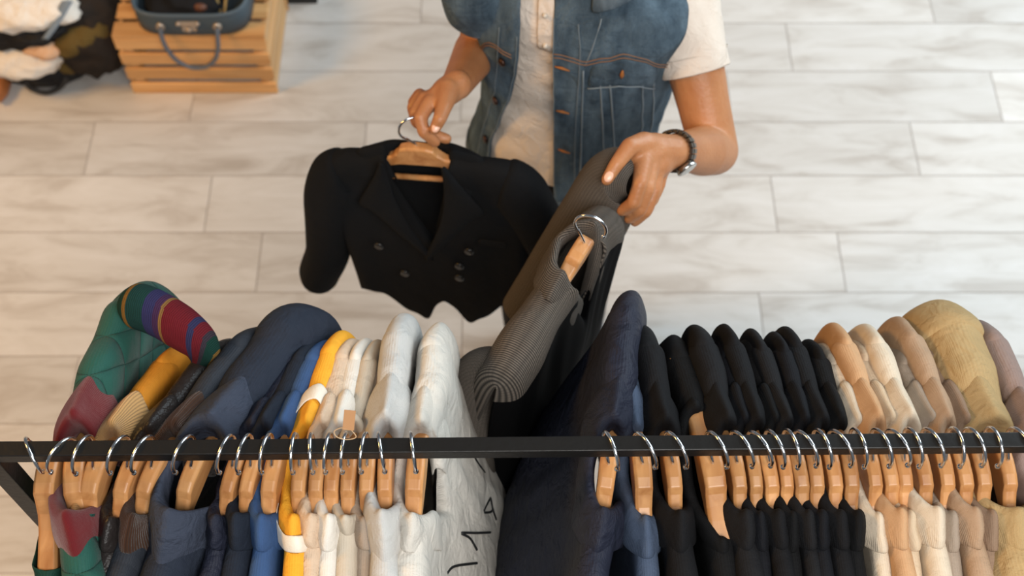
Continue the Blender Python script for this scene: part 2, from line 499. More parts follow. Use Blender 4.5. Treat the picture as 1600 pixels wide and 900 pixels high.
    # collar
    if collar:
        bm = bmesh.new()
        NA = 44
        am = rad(camax)
        if collar == 'band':
            secW = [(-.001, -.016), (.001, 0), (.003, hs * .8), (.006, hs), (.009, hs * .75), (.010, -.002), (.011, -.020)]
            secF = [(-.001, -.016), (.002, 0), (.005, hs * .8), (.009, hs), (.014, hs * .7), (.019, .002), (.022, -.004)]
        else:
            secW = [(-.002, -.016), (.000, hs * .45), (.002, hs * .9), (.0045, hs), (.0075, hs * .75), (.010, 0), (.0125, -fall * .5), (.0145, -fall)]
            secF = [(-.002, -.016), (.001, hs * .45), (.004, hs * .9), (.010, hs * 1.02), (.017, hs * .85), (flat * .60, hs * .75), (flat * .95, .014), (flat * 1.15, .006)]
        pts = []
        for i in range(NA + 1):
            a = -am + 2 * am * i / NA
            u0 = un * math.sin(a); w0 = -T * math.cos(a)
            k = abs(math.sin(a)) ** 6
            f = max(0, (abs(a) - math.pi / 2) / (math.pi / 2))
            zb = zr(un) + .002 - V * f ** 1.1 * .9
            fb_ = max(0, 1 - abs(a) / (math.pi / 2)); zb -= dip * fb_ ** .7; hsk = 1 - .55 * fb_
            sgnu = 1 if u0 >= 0 else -1
            end = smooth01((abs(a) - am + .7) / .7)
            col = []
            for (rw, zw), (rf, zf) in zip(secW, secF):
                if u0 < 0 and near < 1 and rf > .02: rf = .017 + (rf - .017) * near
                r = rw * (1 - k) + rf * k; z = (zw * (1 - k) + zf * k) * hsk
                nrm = Vector((u0 / un * (.25 + .75 * k), -math.cos(a) * (1.1 - .75 * k))).normalized() if True else 0
                x = u0 + nrm.x * r * (1 if k > .2 else .5) + 0
                y = w0 + nrm.y * r
                z = zb + z - (abs(x) - un) * .30 * k
                if zw < 0 and r > .005:
                    x += sgnu * end * pointy * .05 * (-zw / max(fall, .001))
                    z -= end * pointy * .012
                nz_ = noise.noise(Vector((u0 * 22, zw * 30, w0 * 20)) + sd * 2.1) * .0035
                y += nz_ + crumple * 1.2 * noise.noise(Vector((u0 * 45, zw * 40, 3)) + sd)
                z += nz_ + crumple * 1.4 * noise.noise(Vector((u0 * 38, zw * 44, 9)) + sd) + cz
                col.append(M(x, y + bowf * x * x, z))
            pts.append(col)
        grid(bm, pts)
        co = link('collar', mesh('collar', bm), cmat or mat, t, True, 1, .0032, 1)
        co.modifiers['sub'].boundary_smooth = 'PRESERVE_CORNERS'
        if trim:
            bm = bmesh.new()
            grid(bm, [[c_[k] + (c_[k] - c_[3]) * .02 + Vector((0, 0, .0035)) + (M(0, 1, 0) - M(0, 0, 0)) * (.0035 if c_[k].x > M(0, 0, 0).x else -.0035) for k in trim[1]] for c_ in pts])
            link('neckline_trim', mesh('neckline_trim', bm), trim[0], t, True, 1, .002, 1)
    return t

GROUP = 'garments hanging on the rail'
def rack_garment(kind, label, cat, px, rot, mat, **kw):
    t = thing(kind, label, cat, (xw(px), raily(xw(px)), RAILZ), -rad(rot), GROUP)
    garment(t, rackM, mat, **kw)
    return t
F = fabric
m_green = F('green_quilt', srgb(36, 82, 72), 'quilt', .55, .12, .3, .1)
m_dkgreen = F('dark_green_cloth', srgb(24, 58, 48), 'quilt', .6)
m_red = F('red_felt', srgb(100, 28, 31), 'weave', .95, .2, .15, .3)
m_strip = F('striped_blanket_lining', srgb(90, 40, 50), 'stripes', .95)
m_mustard = F('mustard_cloth', srgb(190, 122, 36), 'weave', .75, .15, .3)
m_cord = F('tan_corduroy', srgb(196, 152, 98), 'cord', .9, .08, .15, .2)
m_leather = F('dark_leather', srgb(38, 34, 33), 'leather', .36, .1, .5)
m_slate = F('slate_padded_cloth', srgb(44, 48, 55), 'weave', .6, .12, .4)
m_brcord = F('brown_corduroy', srgb(62, 40, 28), 'cord', .95, .1, .2, .2)
m_navy = F('navy_cotton', srgb(38, 44, 56), 'weave', .75, .14, .5)
m_navy2 = F('dark_navy_cotton', srgb(31, 37, 48), 'weave', .8, .14, .5)
m_slateblue = F('slate_blue_cotton', srgb(70, 82, 102), 'weave', .8, .1, .35)
m_navysatin = F('navy_satin', srgb(36, 39, 52), 'weave', .5, .1, .9)
m_blue = F('blue_denim_shirt', srgb(56, 82, 122), 'weave', .8, .12, .3)
m_yellow = F('yellow_cloth', srgb(235, 168, 52), 'weave', .75, .1, .4)
m_white = F('white_trim', srgb(238, 228, 212), 'weave', .8, .05, .2)
m_beige = F('beige_crepe', srgb(208, 182, 156), 'weave', .8, .1, .7)
m_ivory = F('ivory_cotton', srgb(222, 216, 206), 'weave', .8, .06, .4)
m_greige = F('greige_cotton', srgb(196, 184, 166), 'weave', .8, .08, .35)
m_taupe = F('taupe_cotton', srgb(158, 142, 126), 'weave', .8, .08, .35)
m_grey = F('light_grey_twill', srgb(190, 188, 184), 'weave', .75, .06, .5)
m_stone = F('stone_canvas', srgb(206, 200, 190), 'weave', .8, .07, .6)
m_tan = F('tan_gabardine', srgb(192, 152, 114), 'weave', .8, .08, .3)
m_cream = F('cream_cotton', srgb(208, 192, 170), 'weave', .8, .06, .4)
m_sand = F('sand_cotton', srgb(202, 180, 152), 'weave', .8, .08, .4)
m_mocha = F('mocha_cotton', srgb(168, 140, 114), 'weave', .8, .08, .4)
m_brown = F('brown_taupe_cotton', srgb(140, 116, 96), 'weave', .8, .08, .4)
m_khaki = F('khaki_canvas', srgb(172, 146, 104), 'weave', .85, .2, .6)
m_mauve = F('mauve_brown_cotton', srgb(140, 120, 112), 'weave', .85, .08, .4)

# ---- the rack, from the left end to the right: (hanger px, rotation, hook rotation)
H = []
def unit(px, rot, hookrot, hlabel, gargs=None, half=.0085, bow=0.0, **kw):
    hanger(px, rot, hookrot, hlabel, min(half, kw.get('T', .012) - .0028), bow, min(.212, kw.get('S', .205) - .016), min(0, kw.get('dz', 0)))
    if gargs:
        kind, label, cat, mat = gargs
        kw.setdefault('bowf', bow)
        return rack_garment(kind, label, cat, px, rot, mat, **kw)

unit(76, 0, 150, 'bare-necked wooden hanger at the far left end of the rail, its hook turned backwards',
     ('quilted_jacket', 'dark green jacket on the leftmost hanger, mostly behind the bigger green jacket', 'jacket', m_dkgreen), half=.012, bow=.5, S=.19, T=.017, dz=-.012, collar=None, V=.16, un=.11, seed=1)
unit(118, -7, 40, 'second wooden hanger from the left, under the red felt collar',
     ('quilted_jacket', 'green quilted jacket with red felt collar and striped lining', 'jacket', m_green), half=.012, bow=.6, S=.278, T=.024, dz=.020, pad=.016, seed=2, cmat=m_red, hs=.03, fall=.06, flat=.075, fold=.006, V=.13)
GREEN = bpy.data.objects['quilted_jacket.001']
def striped():
    bm = bmesh.new(); pl = cr([P(196, 476, 1.70), P(222, 480, 1.69), P(250, 492, 1.685), P(280, 510, 1.68), P(312, 536, 1.68), P(322, 560, 1.70)], 8)
    tube(bm, pl, [lerp1(i / (len(pl) - 1), [(0, .018), (.15, .032), (.6, .030), (1, .020)]) for i in range(len(pl))], 24)
    for f in bm.faces: pass
    M4 = (Matrix.Translation(GREEN.location) @ GREEN.rotation_euler.to_matrix().to_4x4()).inverted()
    uvl = bm.loops.layers.uv.verify()
    for f in bm.faces:
        for l in f.loops: l[uvl].uv = (l[uvl].uv[1], l[uvl].uv[0])
    for v in bm.verts: v.co = M4 @ v.co
    link('striped_lining', mesh('striped_lining', bm), m_strip, GREEN, True, 1)
striped()
unit(150, 8, 10, 'third wooden hanger from the left, inside the tan corduroy collar',
     ('field_jacket', 'mustard jacket with a tan corduroy collar', 'jacket', m_mustard), half=.011, bow=.4, S=.21, T=.015, seed=3, cmat=m_cord, hs=.026, fall=.06, flat=.06, dz=-.004)
unit(203, 13, 8, 'fourth wooden hanger from the left, in the leather jacket',
     ('leather_jacket', 'dark brown leather jacket beside the mustard one', 'jacket', m_leather), half=.0095, bow=.3, S=.22, T=.016, seed=4, hs=.018, fall=.05, flat=.055, dz=.0, fold=.006)
unit(240, 16, 8, 'fifth wooden hanger from the left, under the brown corduroy collar',
     ('padded_jacket', 'slate grey padded jacket with brown corduroy collar', 'jacket', m_slate), half=.0095, bow=.3, S=.24, T=.019, seed=5, cmat=m_brcord, hs=.024, fall=.06, flat=.06, dz=.004, pad=.01, fold=.006)
unit(302, 15, 8, 'sixth wooden hanger from the left, shaded inside the big navy jacket',
     ('hooded_jacket', 'big navy jacket with a broad stitched collar flap', 'jacket', m_navy), half=.0095, bow=.3, S=.272, T=.034, seed=6, cmat=F('slate_navy_cotton', srgb(58, 64, 78), 'weave', .8, .1, .9), hs=.040, fall=.10, flat=.095, crumple=.003, dz=.006, pad=.016, fold=.008)
unit(366, 12, 6, 'seventh wooden hanger from the left, in the crumpled navy blouse',
     ('blouse', 'crumpled dark navy satin blouse beside the big navy jacket', 'blouse', m_navysatin), half=.0085, bow=.2, S=.205, T=.014, seed=7, crumple=.006, dz=-.002, flat=.05)
unit(394, 9, 6, 'eighth wooden hanger from the left, in the dark navy shirt',
     ('shirt', 'dark navy shirt with a rolled collar next to the blue shirt', 'shirt', m_navy2), half=.0085, bow=.2, S=.205, T=.015, seed=8, hs=.03, flat=.055, dz=.004)
unit(427, 6, 5, 'ninth wooden hanger from the left, in the blue shirt',
     ('shirt', 'medium blue denim shirt between navy and yellow', 'shirt', m_blue), half=.0095, bow=.2, S=.205, T=.015, seed=9, hs=.024, flat=.055, fall=.06, dz=.003)
unit(470, 2, 0, 'wooden hanger inside the yellow jacket',
     ('jacket', 'yellow jacket with a white trimmed neckline', 'jacket', m_yellow), half=.0085, bow=.2, S=.215, T=.016, seed=10, hs=.02, flat=.06, fall=.05, dz=.006, cmat=m_yellow, trim=(m_white, (5, 6, 7)))
unit(497, 2, -6, 'wooden hanger inside the crumpled beige blouse',
     ('blouse', 'crumpled beige crepe blouse right of the yellow jacket', 'blouse', m_beige), half=.0085, bow=.1, S=.205, T=.0125, seed=11, crumple=.004, flat=.05, dz=.004)
unit(521, 2, 4, 'wooden hanger inside the ivory shirt, a paper tag beside it',
     ('shirt', 'ivory cotton shirt left of the greige rolled-collar one', 'shirt', m_ivory), half=.0085, bow=.1, S=.205, T=.0125, seed=12, flat=.055, dz=.002)
unit(546, 1, 4, 'wooden hanger inside the greige shirt',
     ('shirt', 'greige shirt with a rolled collar left of the taupe one', 'shirt', m_greige), half=.0085, bow=.1, S=.20, T=.0125, seed=13, collar='band', hs=.026, dz=.002)
unit(575, 1, 5, 'wooden hanger inside the taupe shirt',
     ('shirt', 'small taupe shirt sunk between greige shirt and light grey coat', 'shirt', m_taupe), half=.0085, bow=.1, S=.185, T=.0125, seed=14, hs=.02, flat=.05, dz=-.006)
unit(602, -1, -10, 'wooden hanger inside the light grey coat',
     ('trench_coat', 'light grey coat with a wide pointed collar', 'coat', m_grey), half=.0085, bow=.1, S=.235, T=.017, seed=15, hs=.03, fall=.08, flat=.085, dz=.012, pad=.014, bf=.0)
unit(650, 3, -12, 'wooden hanger inside the stone coat, last before the gap',
     ('coat', 'stone coloured coat with black line marks, beside the gap', 'coat', m_stone), half=.0105, bow=.0, S=.225, T=.019, seed=16, hs=.018, fall=.07, flat=.06, dz=.006, pad=.006, bf=.088, fold=.013, V=.14)

unit(950, 9, -28, 'first wooden hanger right of the gap, inside the navy coat',
     ('coat', 'navy coat right of the gap with its back spread open', 'coat', m_navysatin), half=.010, bow=0, S=.268, T=.020, seed=17, hs=.02, fall=.07, flat=.075, dz=.014, pad=.02, bb=.135, fold=.012, L=1.02)
unit(1003, -2, -28, 'second wooden hanger right of the gap, inside the slate blue collar',
     ('shirt', 'slate blue shirt with a flat collar next to the navy coat', 'shirt', m_slateblue), half=.0105, bow=0, S=.19, T=.015, seed=18, hs=.012, flat=.07, fall=.07, dz=-.006)
unit(1050, -4, -25, 'third wooden hanger right of the gap, in the first black blazer',
     ('blazer', 'first black blazer right of the slate blue shirt', 'blazer', BLACK[0]), half=.009, bow=0, S=.215, T=.018, seed=19, hs=.022, flat=.065, fall=.065, dz=.004, pad=.01)
unit(1112, -6, -22, 'broad wooden hanger showing in the scooped black neckline',
     ('dress', 'black dress with a scooped edge-stitched neckline', 'dress', BLACK[1]), half=.013, bow=0, S=.205, T=.020, seed=20, collar='band', hs=.008, V=.16, un=.085, dz=.0)
BL = [(1150, .215, .017, .006, .012), (1177, .20, .0105, .0, .004), (1200, .215, .013, .006, .012), (1225, .20, .0105, -.004, .0), (1247, .21, .0115, .002, .008), (1272, .205, .0115, .004, .006), (1300, .215, .013, .002, .006), (1327, .195, .012, -.002, .004)]
BW = ['tallest black blazer just right of the scooped black dress', 'slim black blazer between the tallest black blazer and a matte one',
      'matte black blazer third right of the scooped dress', 'sunken black blouse amid the black blazers, fourth right of the dress',
      'black blazer with a folded grey-black lapel, fifth right of the dress', 'black jacket with an upturned collar edge, sixth right of the dress',
      'dark charcoal blazer next to last before the beige garments', 'last black blazer, touching the beige shirts on its right']
for i, ((px, S_, T_, dz_, pd_), lb) in enumerate(zip(BL, BW)):
    unit(px, -5 + .4 * i + (0, 1.6, -1.2, 1.0, -1.5, .8, -.6, 1.2)[i], -24 + i + (0, -6, 5, 8, -4, 3, -7, 4)[i], 'wooden hanger of the ' + lb.split(',')[0].replace('between', 'by')[:70],
         ('blazer', lb, 'blazer', BLACK[(i + 2) % 4]), half=.0085, bow=0, S=S_, T=T_, seed=30 + i, hs=.02, flat=.062, fall=.06, dz=dz_, pad=pd_)
TN = [(1362, m_cream, 'shirt', 'cream shirt tucked between last black blazer and tan jacket', .19, .011, -.006, .0),
      (1387, m_tan, 'jacket', 'smooth tan jacket leading the beige garments', .215, .013, .006, .01),
      (1410, m_sand, 'shirt', 'sand shirt with a rolled collar right of the tan jacket', .195, .011, .0, .0),
      (1440, m_cream, 'jacket', 'pale cream jacket with a gathered collar', .215, .015, .008, .01),
      (1475, m_taupe, 'shirt', 'small taupe shirt between pale cream and mocha jackets', .19, .012, -.004, .0),
      (1503, m_mocha, 'jacket', 'mocha jacket with a large pointed collar', .225, .014, .006, .012),
      (1532, m_brown, 'shirt', 'brown taupe shirt left of the khaki jacket', .20, .012, -.004, .0)]
for i, (px, mt, kd, lb, S_, T_, dz_, pd_) in enumerate(TN):
    unit(px, -3 + (0, -1.2, 1, -1, 1.4, -.8, .6)[i], -20 + 2 * i + (3, -5, 4, -3, 6, -4, 2)[i], 'wooden hanger of the ' + lb.split(' between')[0].split(' right')[0].split(' left')[0].split(' tucked')[0],
         (kd, lb, kd.split('_')[-1], mt), half=.0085, bow=0, S=S_, T=T_, seed=50 + i, hs=.02, flat=.065, fall=.065, dz=dz_, pad=pd_, crumple=.002 if i == 3 else 0)
unit(1572, -2, -18, 'wooden hanger of the big khaki jacket',
     ('jacket', 'big faded khaki canvas jacket near the right edge', 'jacket', m_khaki), half=.0085, S=.25, T=.040, bf=.05, seed=60, hs=.016, flat=.07, fall=.07, dz=.008, pad=.016, fold=.007)
unit(1640, -2, -18, 'wooden hanger of the mauve brown shirt',
     ('shirt', 'mauve brown shirt cut by the right edge of the photo', 'shirt', m_mauve), half=.0085, S=.225, T=.018, seed=61, dz=.0, pad=.01)

# ------------------------------------------------------------------ the customer
m_skin, nt_, b_ = newmat('skin')
b_.inputs['Roughness'].default_value = .48
b_.inputs['Subsurface Weight'].default_value = .12
b_.inputs['Subsurface Radius'].default_value = (1, .35, .2); b_.inputs['Subsurface Scale'].default_value = .006
_tc = nd(nt_, 'ShaderNodeTexCoord'); _n = nd(nt_, 'ShaderNodeTexNoise'); _n.inputs['Scale'].default_value = 22; _n.inputs['Detail'].default_value = 5
nt_.links.new(_tc.outputs['Object'], _n.inputs['Vector'])
nt_.links.new(mixcol(nt_, _n.outputs[0], srgb(156, 98, 58), srgb(190, 132, 88)), b_.inputs['Base Color'])
_n2 = nd(nt_, 'ShaderNodeTexNoise'); _n2.inputs['Scale'].default_value = 170; nt_.links.new(_tc.outputs['Object'], _n2.inputs['Vector'])
_bp = nd(nt_, 'ShaderNodeBump'); _bp.inputs['Distance'].default_value = .0008; nt_.links.new(_n2.outputs[0], _bp.inputs['Height']); nt_.links.new(_bp.outputs[0], b_.inputs['Normal'])
m_nail = plain('nail', srgb(226, 176, 150), .3)
m_denim = F('washed_denim', srgb(48, 62, 74), 'denim', .9, .12, .8, 0, srgb(116, 136, 150))
m_denimd = F('denim_facing', srgb(62, 75, 86), 'denim', .9, .12, .7, 0, srgb(128, 142, 152))
m_stitch = plain('orange_stitching', srgb(122, 92, 72), .8)
m_shirt = F('white_jersey', srgb(226, 212, 198), 'weave', .9, .04, .6)
m_trouser = F('black_trouser_cloth', srgb(24, 24, 26), 'weave', .85, .1, .4)
m_hair = plain('dark_hair', srgb(30, 24, 20), .5, 0, 1, 120)
m_watchm = plain('gunmetal', srgb(104, 98, 90), .3, 1.0)
m_dial = plain('watch_glass', srgb(190, 190, 186), .12, .3)
m_rivet = plain('bronze_button', srgb(62, 42, 34), .4, .7)

TX, TY, YAW = .105, 1.585, rad(-20)
TORSO = [(.86, 0.095, 1.60, 0.156, .118), (.95, 0.105, 1.60, 0.158, .115), (1.05, 0.118, 1.598, 0.151, .110), (1.15, 0.126, 1.592, 0.154, .113),
         (1.25, 0.128, 1.585, 0.162, .118), (1.34, 0.129, 1.575, 0.172, .120), (1.41, 0.130, 1.568, 0.178, .112), (1.455, 0.128, 1.566, 0.161, .098), (1.49, 0.126, 1.562, 0.111, .078), (1.515, 0.124, 1.555, 0.062, .066)]
def torso_at(z):
    f = lambda k: lerp1(z, [(r[0], r[k]) for r in TORSO])
    return f(1), f(2), f(3), f(4)
def torso_pt(z, th, off=0.0, ex=2.5):
    cx, cy, a, b = torso_at(z)
    a += off; b += off
    s, c = math.sin(th), math.cos(th)
    r = (abs(s) ** ex + abs(c) ** ex) ** (-1 / ex)
    x, y = a * s * r, -b * c * r
    cs, sn = math.cos(YAW), math.sin(YAW)
    return Vector((cx + x * cs - y * sn, cy + x * sn + y * cs, z))
def th_for_px(z, px, off, lo=-1.3, hi=1.5):
    for _ in range(40):
        m = (lo + hi) / 2
        if proj(torso_pt(z, m, off))[0] < px: lo = m
        else: hi = m
    return (lo + hi) / 2
man = thing('person', 'person in a denim vest over a white shirt holding up two garments', 'person', (0, 0, 0))

# joints
SH_L, EL_L, WR_L = Vector((.285, 1.545, 1.425)), P(1116, 236, 2.215), P(1050, 236, 2.02)
SH_R, EL_R, WR_R = Vector((-.052, 1.565, 1.425)), P(756, 62, 2.42), P(714, 132, 2.165)
def capsule_chain(bm, pts, rs, seg=16):
    pts = [Vector(p) for p in pts]
    for i in range(len(pts) - 1):
        tube(bm, [pts[i].lerp(pts[i + 1], k / 4) for k in range(5)], [rs[i] + (rs[i + 1] - rs[i]) * k / 4 for k in range(5)], seg)
    for p, r in zip(pts, rs): ball(bm, p, r, seg)
def px_chain(bm, L, rs): capsule_chain(bm, [P(*q) for q in L], rs, 12)
def body():
    bm = bmesh.new()
    # torso
    zs = [.86 + .02 * i for i in range(33)]
    rows = [[torso_pt(z, 2 * math.pi * k / 32, 0) for z in zs] for k in range(32)]
    grid(bm, rows, closed_u=True, cap=True)
    # neck, head
    nb = Vector((.102, 1.555, 1.49)); hd = Vector((.082, 1.50, 1.665))
    capsule_chain(bm, [nb, Vector((.094, 1.53, 1.58))], [.060, .055])
    ball(bm, hd + Vector((0, .015, .015)), .088, 24, (.88, 1.08, 1.15))
    fdir = Vector((math.sin(YAW), -math.cos(YAW), -.55)).normalized()
    rt = fdir.cross(Vector((0, 0, 1))).normalized() * -1
    upv = fdir.cross(rt).normalized()
    if upv.z < 0: upv = -upv
    ball(bm, hd + fdir * .035 - upv * .055, .058, 18, (.95, 1, 1))          # jaw
    capsule_chain(bm, [hd + fdir * .088 + upv * .012, hd + fdir * .112 - upv * .028], [.008, .0125])   # nose
    capsule_chain(bm, [hd + fdir * .090 - upv * .060 - rt * .018, hd + fdir * .094 - upv * .058, hd + fdir * .090 - upv * .060 + rt * .018], [.005, .0075, .005]); capsule_chain(bm, [hd + fdir * .088 - upv * .072 - rt * .014, hd + fdir * .091 - upv * .073, hd + fdir * .088 - upv * .072 + rt * .014], [.005, .0075, .005])   # lips
    for s in (1, -1):
        ball(bm, hd + rt * s * .082 - fdir * .005, .022, 12, (.45, .9, 1.3))   # ear
        ball(bm, hd + fdir * .066 + upv * .021 + rt * s * .032, .0175, 14)
    # arms
    def mid(a, b, t): return a.lerp(b, t)
    for S_, E_, W_ in ((SH_L, EL_L, WR_L), (SH_R, EL_R, WR_R)):
        capsule_chain(bm, [S_, mid(S_, E_, .35), mid(S_, E_, .7), E_], [.062, .053, .046, .043], 20)
        capsule_chain(bm, [E_, mid(E_, W_, .3), mid(E_, W_, .7), W_], [.043, .0435, .034, .0275], 20)
    # legs
    for hx, kx, fx in ((.16, .165, .165), (.02, .035, .055)):
        capsule_chain(bm, [Vector((hx, 1.60, .88)), Vector((kx, 1.585, .50)), Vector((fx, 1.62, .10))], [.085, .058, .042], 18)
        capsule_chain(bm, [Vector((fx, 1.64, .055)), Vector((fx - .02, 1.50, .045))], [.042, .04], 14)
    # left hand (right in the photo), thumb over the blazer and fingers behind it
    k = 1.0
    px_chain(bm, [(1048, 237, 2.015), (1020, 236, 1.985), (1000, 246, 1.955)], [.028, .030, .024])
    px_chain(bm, [(1040, 244, 2.02), (1024, 256, 1.985), (1010, 268, 1.965)], [.026, .026, .020])
    px_chain(bm, [(1030, 232, 1.99), (1006, 225, 1.955), (984, 229, 1.925), (963, 257, 1.912), (948, 281, 1.915)], [.022, .020, .0145, .0118, .0095])
    px_chain(bm, [(1006, 250, 1.945), (999, 288, 1.925), (990, 317, 1.935), (972, 329, 1.962)], [.0150, .0118, .0112, .0098])
    px_chain(bm, [(1016, 255, 1.958), (1012, 296, 1.942), (1000, 328, 1.952), (983, 341, 1.980)], [.0145, .0118, .0112, .0098])
    px_chain(bm, [(1027, 256, 1.978), (1023, 297, 1.968), (1010, 330, 1.975), (992, 346, 1.995)], [.0135, .0112, .0104, .0092])
    px_chain(bm, [(1036, 256, 2.000), (1031, 288, 1.998), (1020, 314, 2.002), (1003, 328, 2.015)], [.0120, .0100, .0094, .0084])
    # right hand (left in the photo), pinching the hanger neck
    px_chain(bm, [(714, 132, 2.145), (697, 144, 2.135), (678, 158, 2.125)], [.0265, .026, .020])
    px_chain(bm, [(710, 136, 2.160), (690, 152, 2.160), (668, 158, 2.155)], [.024, .024, .018])
    px_chain(bm, [(700, 142, 2.125), (694, 166, 2.095), (687, 186, 2.080), (679, 202, 2.088)], [.022, .0145, .0122, .0098])
    px_chain(bm, [(672, 160, 2.112), (657, 184, 2.098), (662, 206, 2.104), (680, 222, 2.122)], [.0140, .0118, .0112, .0095])
    px_chain(bm, [(664, 155, 2.130), (649, 176, 2.122), (664, 206, 2.135), (698, 217, 2.142)], [.0140, .0116, .0110, .0095])
    px_chain(bm, [(658, 152, 2.152), (645, 168, 2.150), (650, 190, 2.158), (668, 206, 2.166)], [.0135, .0110, .0104, .0090])
    px_chain(bm, [(656, 148, 2.172), (645, 160, 2.174), (646, 178, 2.182), (656, 190, 2.190)], [.0120, .0098, .0092, .0082])
    o = link('body', mesh('body', bm), m_skin, man)
    r = o.modifiers.new('remesh', 'REMESH'); r.mode = 'VOXEL'; r.voxel_size = .0034; r.use_smooth_shade = True
    s = o.modifiers.new('smooth', 'SMOOTH'); s.factor = .5; s.iterations = 5
    for nm, cpt, nrm, dr, sz in (('thumbnail', P(951, 276, 1.905), P(951, 276, 1.0) * 0, P(947, 284, 1.91) - P(960, 262, 1.91), 1.0), ('thumbnail', P(681, 199, 2.078), 0, P(679, 203, 2.08) - P(686, 188, 2.08), 1.0)):
        bm = bmesh.new(); vs = ball(bm, (0, 0, 0), .0072, 14, (1.3, .95, .42))
        d = dr.normalized(); n = (CAM - cpt).normalized(); n = (n - d * n.dot(d)).normalized(); b2 = n.cross(d)
        bmesh.ops.transform(bm, matrix=Matrix((d, b2, n)).transposed().to_4x4(), verts=bm.verts)
        bmesh.ops.translate(bm, vec=cpt, verts=bm.verts)
        link(nm, mesh(nm, bm), m_nail, o)
    # hair and eyes
    bm = bmesh.new()
    ball(bm, hd + Vector((0, .024, .028)), .094, 28, (.90, 1.08, 1.12))
    bmesh.ops.delete(bm, geom=[v for v in bm.verts if (v.co - hd).dot(fdir) > .052 - .25 * max(0, (v.co - hd).dot(upv) - .06) or ((v.co - hd).dot(upv) < -.04)], context='VERTS')
    for v in bm.verts: v.co += (v.co - hd).normalized() * .008 * noise.noise(v.co * 60)
    link('hair', mesh('hair', bm), m_hair, man, True, 1, .006, 1)
    for s in (1, -1):
        bm = bmesh.new(); ball(bm, hd + fdir * .070 + upv * .010 + rt * s * .032, .0125, 14)
        bb_ = bmesh.new(); capsule_chain(bb_, [hd + fdir * .084 + upv * .040 + rt * s * .016, hd + fdir * .084 + upv * .045 + rt * s * .032, hd + fdir * .072 + upv * .040 + rt * s * .050], [.0032, .0036, .002], 10)
        link('eyebrow', mesh('eyebrow', bb_), m_hair, man)
        e = link('eye', mesh('eye', bm), plain('eye_white', srgb(235, 230, 225), .2), man)
        bm = bmesh.new(); ball(bm, hd + fdir * .0772 + upv * .004 + rt * s * .032, .0066, 12)
        link('iris', mesh('iris', bm), plain('iris', srgb(50, 32, 20), .2), e)
body()

